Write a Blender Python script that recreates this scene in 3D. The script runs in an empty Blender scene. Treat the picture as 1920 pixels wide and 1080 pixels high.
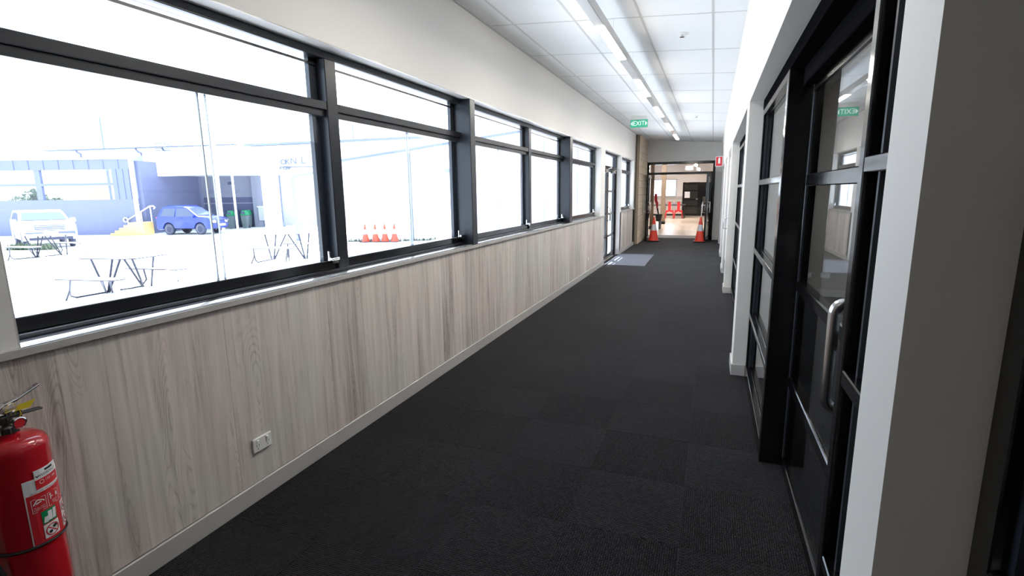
import bpy, bmesh, math, random
from mathutils import Vector, Matrix
random.seed(7)
S = bpy.context.scene
C = S.collection
PI = math.pi

# ------------------------------------------------------------------ camera
FPX = 970.194
cam_d = bpy.data.cameras.new('camera'); cam_d.sensor_width = 36.0
cam_d.lens = FPX * 36.0 / 1920.0; cam_d.clip_start = 0.02; cam_d.clip_end = 400
cam = bpy.data.objects.new('camera', cam_d); C.objects.link(cam)
def cam_rot(yaw, pit, rol):
    cy, sy, cp, sp = math.cos(yaw), math.sin(yaw), math.cos(pit), math.sin(pit)
    f = Vector((-sy*cp, cy*cp, -sp)); r = Vector((cy, sy, 0)); d = f.cross(r)
    c, s = math.cos(rol), math.sin(rol)
    rr = r*c + d*s; dd = d*c - r*s
    return Matrix((rr, -dd, -f)).transposed()
cam.matrix_world = Matrix.Translation((0, 0, 1.5)) @ cam_rot(0.36695685, 0.18169312, 0.01291502).to_4x4()
S.camera = cam
# ------------------------------------------------------------------ light
W = bpy.data.worlds.new('sky'); S.world = W; W.use_nodes = True
bg = W.node_tree.nodes['Background']
bg.inputs['Color'].default_value = (0.70, 0.84, 1.0, 1); bg.inputs['Strength'].default_value = 5.6
sd = bpy.data.lights.new('sun', 'SUN'); sd.energy = 33.0; sd.angle = math.radians(0.53); sd.color = (0.92, 0.96, 1.0)
sun = bpy.data.objects.new('sun', sd); C.objects.link(sun); sun.location = (-15, 24, 60)
sun.rotation_euler = Vector((1, -1.6, -5.0)).to_track_quat('-Z', 'Y').to_euler()
S.view_settings.view_transform = 'Standard'; S.view_settings.look = 'None'
S.view_settings.exposure = -0.08; S.view_settings.gamma = 1.0
S.view_settings.use_curve_mapping = False
LAMP = 102.0      # radiance of the linear light's diffusers
ROOM_LAMP = 112.0

# ------------------------------------------------------------------ helpers
class MB:
    def __init__(s, org=(0, 0, 0)): s.v = []; s.f = []; s.o = Vector(org)
    def add(s, vs, fs):
        n = len(s.v); s.v += [Vector(v) - s.o for v in vs]; s.f += [[i+n for i in f] for f in fs]; return s
    def box(s, x0, x1, y0, y1, z0, z1):
        return s.add([(x0,y0,z0),(x1,y0,z0),(x1,y1,z0),(x0,y1,z0),(x0,y0,z1),(x1,y0,z1),(x1,y1,z1),(x0,y1,z1)],
                     [(0,3,2,1),(4,5,6,7),(0,1,5,4),(1,2,6,5),(2,3,7,6),(3,0,4,7)])
    def tube(s, p, q, r, n=8, r2=None):
        return s.path([p, q], r, n, r2)
    def path(s, pts, r, n=8, r2=None):
        pts = [Vector(p) for p in pts]; vs = []; fs = []; m = len(pts); up = None
        for i, p in enumerate(pts):
            t = (pts[min(i+1, m-1)] - pts[max(i-1, 0)]).normalized()
            if up is None:
                up = Vector((0,0,1)) if abs(t.z) < .9 else Vector((1,0,0))
            a = t.cross(up).normalized(); b = a.cross(t); up = b
            rr = r if r2 is None else r + (r2-r)*i/(m-1)
            for k in range(n):
                w = 2*PI*k/n; vs.append(p + a*rr*math.cos(w) + b*rr*math.sin(w))
        for i in range(m-1):
            for k in range(n):
                fs.append((i*n+k, i*n+(k+1) % n, (i+1)*n+(k+1) % n, (i+1)*n+k))
        fs.append(tuple(range(n-1, -1, -1))); fs.append(tuple(range((m-1)*n, m*n)))
        return s.add(vs, fs)
    def lathe(s, prof, c=(0,0,0), n=24, axis='z'):
        vs = []; fs = []; m = len(prof)
        for r, h in prof:
            for k in range(n):
                w = 2*PI*k/n; x, y = r*math.cos(w), r*math.sin(w)
                vs.append(Vector(c) + (Vector((x,y,h)) if axis == 'z' else Vector((h,x,y)) if axis == 'x' else Vector((x,h,y))))
        for i in range(m-1):
            for k in range(n):
                fs.append((i*n+k, i*n+(k+1) % n, (i+1)*n+(k+1) % n, (i+1)*n+k))
        fs.append(tuple(range(n-1, -1, -1))); fs.append(tuple(range((m-1)*n, m*n)))
        return s.add(vs, fs)
    def prism(s, poly, a0, a1, axis='y'):
        """closed 2d polygon extruded along an axis; poly is (x,z) for y, (y,z) for x, (x,y) for z"""
        def P(p, a): return (p[0], a, p[1]) if axis == 'y' else (a, p[0], p[1]) if axis == 'x' else (p[0], p[1], a)
        n = len(poly); vs = [P(p, a0) for p in poly] + [P(p, a1) for p in poly]
        fs = [tuple(range(n)), tuple(range(2*n-1, n-1, -1))] + [(i, n+i, n+(i+1) % n, (i+1) % n) for i in range(n)]
        return s.add(vs, fs)
    def mesh(s, mat=None, bevel=0, smooth=False, seg=1):
        me = bpy.data.meshes.new('part'); bm = bmesh.new()
        vs = [bm.verts.new(v) for v in s.v]
        for f in s.f:
            try: bm.faces.new([vs[i] for i in f])
            except ValueError: pass
        bmesh.ops.recalc_face_normals(bm, faces=bm.faces)
        if bevel:
            es = [e for e in bm.edges if len(e.link_faces) == 2 and e.calc_face_angle(0) > .5]
            bmesh.ops.bevel(bm, geom=es, offset=bevel, segments=seg, affect='EDGES', clamp_overlap=True)
        if smooth:
            for f in bm.faces: f.smooth = True
            for e in bm.edges:
                if len(e.link_faces) == 2 and e.calc_face_angle(0) > .7: e.smooth = False
        bm.to_mesh(me); bm.free()
        if mat: me.materials.append(mat)
        return me
    def build(s, name, mat, parent=None, bevel=0, smooth=False, loc=None, seg=1):
        return link(name, s.mesh(mat, bevel, smooth, seg), parent, loc)

def link(name, me, parent=None, loc=None):
    o = bpy.data.objects.new(name, me); C.objects.link(o)
    if me.name.startswith('part'): me.name = name
    if parent: o.parent = parent
    if loc: o.location = loc
    return o
def tag(o, label=None, cat=None, group=None, kind=None):
    if label: o['label'] = label
    if cat: o['category'] = cat
    if group: o['group'] = group
    if kind: o['kind'] = kind
    return o
def thing(name, label, cat, loc=(0,0,0), rz=0, group=None):
    o = bpy.data.objects.new(name, None); C.objects.link(o); o.location = loc; o.rotation_euler = (0, 0, rz)
    o.empty_display_size = .1
    return tag(o, label, cat, group)
def struct(name, loc=(0,0,0), rz=0):
    o = bpy.data.objects.new(name, None); C.objects.link(o); o.location = loc; o.rotation_euler = (0, 0, rz)
    o.empty_display_size = .1; o['kind'] = 'structure'; return o
def dup(root, loc, rz=None, label=None, sc=None):
    def cp(o, par):
        c = o.copy(); C.objects.link(c); c.parent = par
        for ch in kids[o]: cp(ch, c)
        return c
    kids = {}
    def walk(o):
        kids[o] = list(o.children)
        for ch in o.children: walk(ch)
    walk(root)
    r = cp(root, None); r.location = loc
    if rz is not None: r.rotation_euler = (0, 0, rz)
    if label: r['label'] = label
    if sc: r.scale = (sc, sc, sc)
    return r
def text_geo(body, size, extrude=.001, sx=1.0):
    """letters as (verts, faces) centred on the origin in the xy plane"""
    cu = bpy.data.curves.new('letters', 'FONT'); cu.body = body; cu.size = size; cu.align_x = 'CENTER'; cu.align_y = 'CENTER'
    cu.extrude = extrude; cu.resolution_u = 2
    o = bpy.data.objects.new('letters', cu); C.objects.link(o)
    dg = bpy.context.evaluated_depsgraph_get(); me = bpy.data.meshes.new_from_object(o.evaluated_get(dg))
    vs = [Vector((v.co.x*sx, v.co.y, v.co.z)) for v in me.vertices]; fs = [tuple(p.vertices) for p in me.polygons]
    bpy.data.objects.remove(o); bpy.data.curves.remove(cu); bpy.data.meshes.remove(me)
    return vs, fs

# ------------------------------------------------------------------ materials
def nm(name):
    m = bpy.data.materials.new(name); m.use_nodes = True
    nt = m.node_tree; return m, nt.nodes, nt.links, nt.nodes['Principled BSDF']
def mat(name, col, rough=.5, metal=0, spec=.5, bump=0, bscale=200, var=0, vscale=3, coat=0):
    m, N, L, B = nm(name)
    B.inputs['Base Color'].default_value = (*col, 1); B.inputs['Roughness'].default_value = rough
    B.inputs['Metallic'].default_value = metal; B.inputs['Specular IOR Level'].default_value = spec
    B.inputs['Coat Weight'].default_value = coat
    if bump or var:
        tc = N.new('ShaderNodeTexCoord')
    if bump:
        n = N.new('ShaderNodeTexNoise'); n.inputs['Scale'].default_value = bscale; L.new(tc.outputs['Object'], n.inputs['Vector'])
        b = N.new('ShaderNodeBump'); b.inputs['Strength'].default_value = bump; b.inputs['Distance'].default_value = .002
        L.new(n.outputs['Fac'], b.inputs['Height']); L.new(b.outputs['Normal'], B.inputs['Normal'])
    if var:
        n = N.new('ShaderNodeTexNoise'); n.inputs['Scale'].default_value = vscale; n.inputs['Detail'].default_value = 5
        L.new(tc.outputs['Object'], n.inputs['Vector'])
        r = N.new('ShaderNodeValToRGB'); r.color_ramp.elements[0].position = .3; r.color_ramp.elements[1].position = .7
        r.color_ramp.elements[0].color = (*[c*(1-var) for c in col], 1); r.color_ramp.elements[1].color = (*[min(1, c*(1+var)) for c in col], 1)
        L.new(n.outputs['Fac'], r.inputs['Fac']); L.new(r.outputs['Color'], B.inputs['Base Color'])
    return m
def emit(name, col, st):
    m, N, L, B = nm(name); B.inputs['Base Color'].default_value = (*[c*.35 for c in col], 1)
    B.inputs['Emission Color'].default_value = (*col, 1); B.inputs['Emission Strength'].default_value = st; return m
def pane_mat(name, tint=(1, 1, 1), f0=.04, mirror=(1, 1, 1), rough=0, f90=1.0):
    """clear pane: see-through with a Schlick reflection, same from both sides"""
    m, N, L, B = nm(name); N.remove(B); out = N['Material Output']
    g = N.new('ShaderNodeNewGeometry'); dot = N.new('ShaderNodeVectorMath'); dot.operation = 'DOT_PRODUCT'
    L.new(g.outputs['Normal'], dot.inputs[0]); L.new(g.outputs['Incoming'], dot.inputs[1])
    ab = N.new('ShaderNodeMath'); ab.operation = 'ABSOLUTE'; L.new(dot.outputs['Value'], ab.inputs[0])
    om = N.new('ShaderNodeMath'); om.operation = 'SUBTRACT'; om.inputs[0].default_value = 1; L.new(ab.outputs[0], om.inputs[1])
    pw = N.new('ShaderNodeMath'); pw.operation = 'POWER'; pw.inputs[1].default_value = 5; L.new(om.outputs[0], pw.inputs[0])
    ma = N.new('ShaderNodeMath'); ma.operation = 'MULTIPLY_ADD'; ma.inputs[1].default_value = f90-f0; ma.inputs[2].default_value = f0
    L.new(pw.outputs[0], ma.inputs[0])
    tr = N.new('ShaderNodeBsdfTransparent'); tr.inputs['Color'].default_value = (*tint, 1)
    gl = N.new('ShaderNodeBsdfGlossy'); gl.inputs['Roughness'].default_value = rough; gl.inputs['Color'].default_value = (*mirror, 1)
    mx = N.new('ShaderNodeMixShader'); L.new(ma.outputs[0], mx.inputs['Fac']); L.new(tr.outputs[0], mx.inputs[1]); L.new(gl.outputs[0], mx.inputs[2])
    L.new(mx.outputs[0], out.inputs['Surface']); return m
def carpet_mat(name, turn):
    m, N, L, B = nm(name)
    tc = N.new('ShaderNodeTexCoord'); mp = N.new('ShaderNodeMapping'); mp.inputs['Rotation'].default_value = (0, 0, PI/2 if turn else 0)
    geo = N.new('ShaderNodeNewGeometry'); L.new(geo.outputs['Position'], mp.inputs['Vector'])
    nz = N.new('ShaderNodeTexNoise'); nz.inputs['Scale'].default_value = 35; nz.inputs['Detail'].default_value = 2
    L.new(mp.outputs['Vector'], nz.inputs['Vector'])
    va = N.new('ShaderNodeVectorMath'); va.operation = 'MULTIPLY_ADD'; va.inputs[1].default_value = (.012, .012, 0)
    L.new(nz.outputs['Color'], va.inputs[0]); L.new(mp.outputs['Vector'], va.inputs[2])
    br = N.new('ShaderNodeTexBrick'); br.inputs['Scale'].default_value = 1; br.inputs['Brick Width'].default_value = .017
    br.inputs['Row Height'].default_value = .0095; br.inputs['Mortar Size'].default_value = .0022; br.inputs['Mortar Smooth'].default_value = .6
    br.inputs['Color1'].default_value = (.030, .028, .031, 1); br.inputs['Color2'].default_value = (.012, .0112, .013, 1)
    br.inputs['Mortar'].default_value = (.0015, .0015, .0017, 1)
    L.new(va.outputs['Vector'], br.inputs['Vector'])
    lo = N.new('ShaderNodeTexNoise'); lo.inputs['Scale'].default_value = 1.3; L.new(geo.outputs['Position'], lo.inputs['Vector'])
    rm = N.new('ShaderNodeMapRange'); rm.inputs['From Min'].default_value = .3; rm.inputs['From Max'].default_value = .7
    rm.inputs['To Min'].default_value = .88; rm.inputs['To Max'].default_value = 1.12; L.new(lo.outputs['Fac'], rm.inputs['Value'])
    oi = N.new('ShaderNodeObjectInfo'); r2 = N.new('ShaderNodeMapRange'); r2.inputs['To Min'].default_value = .88; r2.inputs['To Max'].default_value = 1.12
    L.new(oi.outputs['Random'], r2.inputs['Value'])
    mm = N.new('ShaderNodeMath'); mm.operation = 'MULTIPLY'; L.new(rm.outputs[0], mm.inputs[0]); L.new(r2.outputs[0], mm.inputs[1])
    sc = N.new('ShaderNodeVectorMath'); sc.operation = 'SCALE'; L.new(br.outputs['Color'], sc.inputs[0]); L.new(mm.outputs[0], sc.inputs['Scale'])
    L.new(sc.outputs['Vector'], B.inputs['Base Color'])
    b = N.new('ShaderNodeBump'); b.inputs['Strength'].default_value = .6; b.inputs['Distance'].default_value = .004; b.invert = True
    L.new(br.outputs['Fac'], b.inputs['Height']); L.new(b.outputs['Normal'], B.inputs['Normal'])
    B.inputs['Roughness'].default_value = .9; B.inputs['Specular IOR Level'].default_value = .06
    B.inputs['Sheen Weight'].default_value = .16; B.inputs['Sheen Roughness'].default_value = .3
    return m
def wood_mat(name):
    """grey-washed oak laminate printed as vertical boards"""
    m, N, L, B = nm(name)
    geo = N.new('ShaderNodeNewGeometry'); sp = N.new('ShaderNodeSeparateXYZ'); L.new(geo.outputs['Position'], sp.inputs[0])
    def math_(op, a, b=None, c=None):
        n = N.new('ShaderNodeMath'); n.operation = op
        for i, q in enumerate((a, b, c)):
            if q is None: continue
            if isinstance(q, (int, float)): n.inputs[i].default_value = q
            else: L.new(q, n.inputs[i])
        return n.outputs[0]
    y, z = sp.outputs['Y'], sp.outputs['Z']
    idx = math_('FLOOR', math_('DIVIDE', math_('ADD', y, .02), .208))
    wn = N.new('ShaderNodeTexWhiteNoise'); wn.noise_dimensions = '1D'; L.new(idx, wn.inputs['W'])
    cx = N.new('ShaderNodeCombineXYZ'); L.new(math_('MULTIPLY', y, 26.0), cx.inputs['X'])
    L.new(math_('MULTIPLY_ADD', z, 1.1, math_('MULTIPLY', wn.outputs['Value'], 17.0)), cx.inputs['Y']); L.new(idx, cx.inputs['Z'])
    g1 = N.new('ShaderNodeTexNoise'); g1.inputs['Scale'].default_value = 1; g1.inputs['Detail'].default_value = 7; g1.inputs['Roughness'].default_value = .62
    g1.inputs['Distortion'].default_value = .7; L.new(cx.outputs[0], g1.inputs['Vector'])
    cf = N.new('ShaderNodeCombineXYZ'); L.new(math_('MULTIPLY', y, 240.0), cf.inputs['X']); L.new(math_('MULTIPLY', z, 9.0), cf.inputs['Y']); L.new(idx, cf.inputs['Z'])
    g2 = N.new('ShaderNodeTexNoise'); g2.inputs['Scale'].default_value = 1; g2.inputs['Detail'].default_value = 4; L.new(cf.outputs[0], g2.inputs['Vector'])
    # cathedral figure: nested arches
    ca = N.new('ShaderNodeCombineXYZ'); L.new(math_('MULTIPLY', y, 7.0), ca.inputs['X']); L.new(math_('MULTIPLY_ADD', z, .9, math_('MULTIPLY', wn.outputs['Value'], 9.0)), ca.inputs['Y']); L.new(idx, ca.inputs['Z'])
    g3 = N.new('ShaderNodeTexNoise'); g3.inputs['Scale'].default_value = 1; g3.inputs['Detail'].default_value = 1; L.new(ca.outputs[0], g3.inputs['Vector'])
    rings = math_('POWER', math_('ABSOLUTE', math_('SINE', math_('MULTIPLY', g3.outputs['Fac'], 150.0))), .45)
    msk = N.new('ShaderNodeMapRange'); msk.inputs['From Min'].default_value = .52; msk.inputs['From Max'].default_value = .66; L.new(g3.outputs['Fac'], msk.inputs['Value'])
    ringd = math_('MULTIPLY', math_('SUBTRACT', 1.0, rings), msk.outputs[0])
    lo = N.new('ShaderNodeTexNoise'); lo.inputs['Scale'].default_value = 1.7; lo.inputs['Detail'].default_value = 2; L.new(geo.outputs['Position'], lo.inputs['Vector'])
    val = math_('ADD', math_('MULTIPLY', g1.outputs['Fac'], .85), math_('MULTIPLY', g2.outputs['Fac'], .22))
    val = math_('ADD', val, math_('MULTIPLY', math_('SUBTRACT', wn.outputs['Value'], .5), .20))
    val = math_('SUBTRACT', val, math_('MULTIPLY', ringd, .24))
    cr = N.new('ShaderNodeValToRGB'); e = cr.color_ramp.elements
    e[0].position = .25; e[0].color = (.31, .27, .255, 1); e[1].position = .78; e[1].color = (.80, .745, .715, 1)
    k = e.new(.50); k.color = (.61, .56, .53, 1)
    L.new(val, cr.inputs['Fac'])
    tint = N.new('ShaderNodeValToRGB'); t = tint.color_ramp.elements
    t[0].position = .35; t[0].color = (1.04, .97, .95, 1); t[1].position = .65; t[1].color = (.97, 1.0, .97, 1); L.new(lo.outputs['Fac'], tint.inputs['Fac'])
    mx = N.new('ShaderNodeMix'); mx.data_type = 'RGBA'; mx.blend_type = 'MULTIPLY'; mx.inputs['Factor'].default_value = 1
    L.new(cr.outputs['Color'], mx.inputs['A']); L.new(tint.outputs['Color'], mx.inputs['B']); L.new(mx.outputs['Result'], B.inputs['Base Color'])
    B.inputs['Roughness'].default_value = .5; B.inputs['Specular IOR Level'].default_value = .35
    return m

M = dict(
 wall=mat('wall_paint', (.76, .735, .70), .65, bump=.05, bscale=300),
 trim=mat('white_gloss_paint', (.58, .56, .54), .16),
 sill=mat('sill_enamel', (.80, .79, .77), .10, spec=.7, coat=1), nosing=mat('sill_nosing', (.47, .45, .43), .5), skirting=mat('skirting_paint', (.50, .48, .465), .4),
 ceil=mat('ceiling_tile_white', (.82, .82, .82), .9, bump=.15, bscale=500),
 tbar=mat('ceiling_grid_white', (.60, .60, .60), .5),
 black=mat('black_aluminium', (.006, .006, .007), .14, spec=.5),
 matt=mat('matt_black', (.006, .006, .007), .9, spec=0), frame=mat('charcoal_aluminium', (.011, .012, .017), .30, spec=.38),
 bead=mat('blue_grey_bead', (.022, .026, .036), .4),
 steel=mat('brushed_steel', (.62, .62, .62), .22, metal=1),
 handle=mat('handle_steel', (.72, .72, .73), .2, metal=1), chrome=mat('chrome', (.8, .8, .8), .08, metal=1),
 glass=pane_mat('window_glass', (.98, .99, 1), .03, f90=.45),
 door_glass=pane_mat('door_glass', (.80, .84, .86), .06),
 edge=mat('glass_edge', (.42, .46, .54), .3), edge2=mat('glass_edge_pale', (.62, .66, .74), .3),
 carpetA=carpet_mat('carpet_loop', False), carpetB=carpet_mat('carpet_loop_turned', True),
 wood=wood_mat('grey_oak_laminate'),
 mat=mat('mat_grey', (.155, .160, .19), .9, bump=.4, bscale=700, spec=.1, var=.1, vscale=60),
 block=mat('sandstone_block', (.80, .66, .48), .85, bump=.4, bscale=180, var=.12, vscale=8),
 mortar=mat('mortar', (.36, .29, .21), .95), mortar_white=mat('mortar_white', (.45, .45, .47), .95),
 plastic=mat('white_plastic', (.82, .81, .79), .35), slot=mat('socket_slot', (.03, .03, .03), .6),
 red=mat('red_enamel', (.50, .010, .018), .16, coat=.5), redflat=mat('red_print', (.62, .02, .03), .5),
 white=mat('white_print', (.82, .82, .82), .5), green=mat('green_print', (.0, .28, .10), .5),
 ink=mat('black_ink', (.02, .02, .02), .5), rubber=mat('black_rubber', (.015, .015, .016), .6),
 brass=mat('nickel_valve', (.55, .50, .46), .2, metal=1), yellow=mat('yellow_tag', (.72, .55, .03), .5),
 orange=mat('cone_orange', (.85, .060, .028), .45), reflect=mat('cone_band', (.62, .64, .68), .35),
 floor_tan=mat('tan_vinyl', (.47, .37, .28), .28, var=.12, vscale=1.5),
 beige=mat('pale_wall', (.80, .74, .70), .6), brown=mat('tan_post', (.21, .155, .105), .6, var=.06, vscale=12),
 redchair=mat('red_powder_coat', (.45, .015, .018), .3), darkwood=mat('dark_table', (.035, .025, .02), .35),
 paper=mat('paper', (.85, .84, .86), .7),
 # outside
 ground=mat('pale_concrete', (.60, .61, .62), .9, var=.08, vscale=.6),
 navy=mat('navy_cladding', (.115, .130, .225), .6), navy2=mat('navy_band', (.075, .085, .16), .6),
 bluegrey=mat('bluegrey_wall', (.22, .235, .30), .7),
 whitewall=mat('white_render', (.78, .78, .80), .8, bump=.2, bscale=60), fascia=mat('white_fascia', (.82, .82, .82), .6),
 step=mat('yellow_step', (.48, .36, .14), .8), galv=mat('galvanised', (.42, .44, .50), .5),
 linegrey=mat('line_grey', (.10, .12, .18), .6), greysteel=mat('grey_post', (.16, .18, .25), .5), tabletop=mat('white_table', (.80, .80, .80), .5), tubes=mat('table_tube', (.010, .013, .032), .5),
 carblue=mat('blue_car_paint', (.012, .028, .20), .3, coat=.25), carwhite=mat('white_car_paint', (.75, .76, .78), .25, coat=.5),
 darkglass=mat('dark_glass', (.03, .03, .028), .1), carglass=mat('car_glass', (.03, .045, .09), .08, spec=.8), tyre=mat('tyre', (.028, .032, .06), .8), alloy=mat('alloy', (.75, .77, .80), .35),
 lamp_red=mat('tail_lamp', (.6, .03, .06), .3), binbody=mat('bin_grey', (.10, .13, .14), .6), binlid=mat('bin_green_hood', (.01, .22, .09), .5), binblue=mat('bin_dark', (.03, .05, .10), .6),
 leaf=mat('leaf_green', (.06, .085, .05), .8, var=.4, vscale=2), bark=mat('bark', (.10, .07, .05), .9), tileroof=mat('terracotta_roof', (.50, .16, .09), .8),
 lamp=emit('lamp_diffuser', (1, .94, .85), LAMP), roomlamp=emit('room_lamp', (1, .965, .94), ROOM_LAMP), officefill=emit('office_fill_lamp', (1, .93, .85), 40.0), exitgreen=emit('exit_green', (.04, .50, .30), .75), exitwhite=emit('exit_white', (.85, 1, .95), 1.0),
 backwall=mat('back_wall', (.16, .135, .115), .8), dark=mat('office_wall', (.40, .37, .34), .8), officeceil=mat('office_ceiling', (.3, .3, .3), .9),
 officedoor=mat('white_door', (.80, .80, .83), .35),
)

# ------------------------------------------------------------------ the room shell
XL, XR = -2.055, .225
YB, YE = -4.0, 17.1
def zc(x): return 2.915 - .066*x
SILL, HEAD = 1.03, 2.335

# floor
fl = MB().box(-2.30, 4.2, YB-.2, 18.6, -.12, -.008).build('floor', M['carpetA']); tag(fl, kind='structure')
tA = MB().box(-.2492, .2492, -.2492, .2492, -.008, 0).mesh(M['carpetA']); tB = MB().box(-.2492, .2492, -.2492, .2492, -.008, 0).mesh(M['carpetB'])
for i in range(5):
    for j in range(37):
        x = -2.055 + .25 + .5*i; y = .35 + .5*j
        if y > 18.4: continue
        o = link('carpet_tile', tA if (i+j) % 2 else tB, fl, (x, y, 0))

# left wall
w = MB()
w.box(-2.30, XL, YB, 15.03, HEAD, 3.10)                       # above the windows
w.box(-2.30, XL, YB, .927, SILL, HEAD)                       # piers
w.box(-2.30, XL, 10.236, 10.68, SILL, HEAD); w.box(-2.30, XL, 12.63, 12.75, 0, HEAD)
w.box(-2.30, XL, 14.80, 15.03, 0, HEAD)
w.box(-2.30, XL-.012, YB, 10.68, -.1, 1.004); w.box(-2.30, XL-.012, 12.75, 14.80, -.1, 1.004)
wl = w.build('wall_left', M['wall']); tag(wl, kind='structure')
def wpanel(y0, y1):
    MB().box(XL-.012, XL, y0+.0005, y1-.0005, .095, 1.004).build('wood_panel', M['wood'], wl, bevel=.0004)
ys = [YB, -2.48, -1.65, -.82, .01, .84, 1.67, 2.50, 3.33, 4.16, 4.99, 5.82, 6.65, 7.48, 8.31, 9.14, 9.97, 10.66]
for a, b in zip(ys, ys[1:]): wpanel(a, b)
wpanel(12.68, 13.6); wpanel(13.6, 14.52); wpanel(14.52, 15.03)
MB().box(XL-.012, XL, 10.66, 10.68, 0, 1.004).box(XL-.012, XL, 12.63, 12.68, 0, 1.004).build('corner_trim', M['trim'], wl)
bb = MB().box(XL, XL+.013, YB, 10.68, 0, .094).box(XL, XL+.013, 12.64, 15.03, 0, .094).build('baseboard_left', M['skirting'], bevel=.003); tag(bb, kind='structure')
# sills
def sill(n, y0, y1, n0, n1):
    t_ = MB().box(-2.30, -2.043, y0, y1, 1.005, SILL).box(XL, -2.043, n0, n1, 1.004, SILL).build(n, M['sill']); tag(t_, kind='structure')
    MB().box(-2.043, -2.037, n0, n1, 1.003, SILL).build('nosing', M['nosing'], t_, bevel=.001)
sill('trim_1', .927, 10.236, YB, 10.66)
sill('trim_2', 12.75, 14.80, 12.66, 15.02)
# white linings of the openings
m = MB()
for y0, y1 in ((.927, 10.236), (10.68, 12.63), (12.75, 14.80)): m.box(-2.30, XL-.001, y0, y1, HEAD-.006, HEAD)
for y, z0 in ((.927, SILL), (10.236-.006, SILL), (10.68, 0), (12.63-.006, 0), (12.75, SILL), (14.80-.006, SILL)): m.box(-2.30, XL-.001, y, y+.006, z0, HEAD-.006)
tag(m.build('trim_3', M['trim']), kind='structure')

FX, BX = -2.16, -2.265       # window frame front and back
def latch(par, y, z):
    m = MB().box(FX-.005, FX+.03, y-.05, y+.015, z, z+.02).tube((FX+.02, y-.045, z+.012), (FX+.02, y+.02, z+.03), .008, 8)
    m.tube((FX+.015, y+.0, z+.01), (FX+.035, y+.0, z+.055), .007, 8)
    m.build('latch', M['chrome'], par, smooth=True)
def window(n, y0, y1, mull, left_stile, right_stile):
    r = struct('window_%d' % n, (FX, y0, SILL)); o = (FX, y0, SILL)
    H1, H0 = HEAD-.006, SILL
    MB(o).box(BX, FX+.008, y0, y1, H0, H0+.022).box(FX+.008, FX+.034, y0, y1, H0, H0+.004).build('sub_sill_and_shade', M['frame'], r, bevel=.002)  # thin front box is a dark strip standing in for shade on the sill
    MB(o).box(BX, FX-.012, y0, y1, H0+.022, H0+.076).build('bottom_rail', M['black'], r, bevel=.003)
    MB(o).box(BX, FX, y0, y1, H1-.042, H1).build('head_rail', M['frame'], r, bevel=.003)
    MB(o).box(BX+.03, BX+.05, y0, y1, H1-.080, H1-.066).build('glazing_bead', M['frame'], r)
    edges = [y0] + [v for a in mull for v in a] + [y1]
    if left_stile: MB(o).box(BX, FX-.004, y0, y0+.045, H0+.076, H1-.042).build('stile', M['frame'], r, bevel=.003)
    if right_stile: MB(o).box(BX, FX-.004, y1-.045, y1, H0+.076, H1-.042).build('stile', M['frame'], r, bevel=.003)
    for a, b in mull:
        MB(o).box(BX, FX+.004, a, b, H0, H1-.042).build('mullion', M['frame'], r, bevel=.004)
    for i in range(0, len(edges), 2):
        a = edges[i] + (.045 if (i == 0 and left_stile) else 0); b = edges[i+1] - (.045 if (i+2 == len(edges) and right_stile) else 0)
        MB(o).box(BX, FX, a, b, 1.997, 2.044).build('transom', M['frame'], r, bevel=.003)
        MB(o).box(BX, FX-.018, a, b, 1.960, 1.997).build('sash_head', M['frame'], r, bevel=.002)
        MB(o).box(BX+.012, BX+.04, b-.055, b, H0+.076, H1-.042).build('jamb_bead', M['bead'], r)
        MB(o).box(-2.238, -2.232, a, b, 2.044, H1-.042).build('pane', M['glass'], r)
        mid = (a+b)/2
        MB(o).box(-2.208, -2.202, mid, b, H0+.076, 1.960).build('pane', M['glass'], r)
        MB(o).box(-2.230, -2.224, a, mid+.055, H0+.076, 1.960).build('pane', M['glass'], r)
        MB(o).box(-2.209, -2.201, mid-.004, mid+.003, H0+.076, 1.960).build('glass_edge', M['edge'], r)
        MB(o).box(-2.231, -2.223, mid+.055, mid+.060, H0+.076, 1.960).build('glass_edge', M['edge2'], r)
        latch(r, b-.04, H0+.078) if False else None
        mm = MB(o).box(FX-.015, FX+.02, b-.075, b-.02, H0+.060, H0+.082).tube((FX+.012, b-.08, H0+.085), (FX+.012, b-.01, H0+.085), .010, 10).tube((FX-.005, b-.07, H0+.075), (FX-.005, b-.07, H0+.135), .008, 8)
        mm.build('latch', M['chrome'], r, smooth=True)
    return r
window(1, .933, 4.365, [(2.606, 2.703)], True, False)
window(2, 4.47, 7.895, [(6.255, 6.350)], False, False)
window(3, 8.055, 10.230, [], False, True)
window(4, 12.756, 14.794, [], False, True)
for k, (a, b) in enumerate(((4.365, 4.47), (7.895, 8.055))):
    tag(MB().box(BX, XL-.002, a, b, SILL, HEAD-.006).build('trim_%d' % (4+k), M['frame'], bevel=.004), kind='structure')

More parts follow.
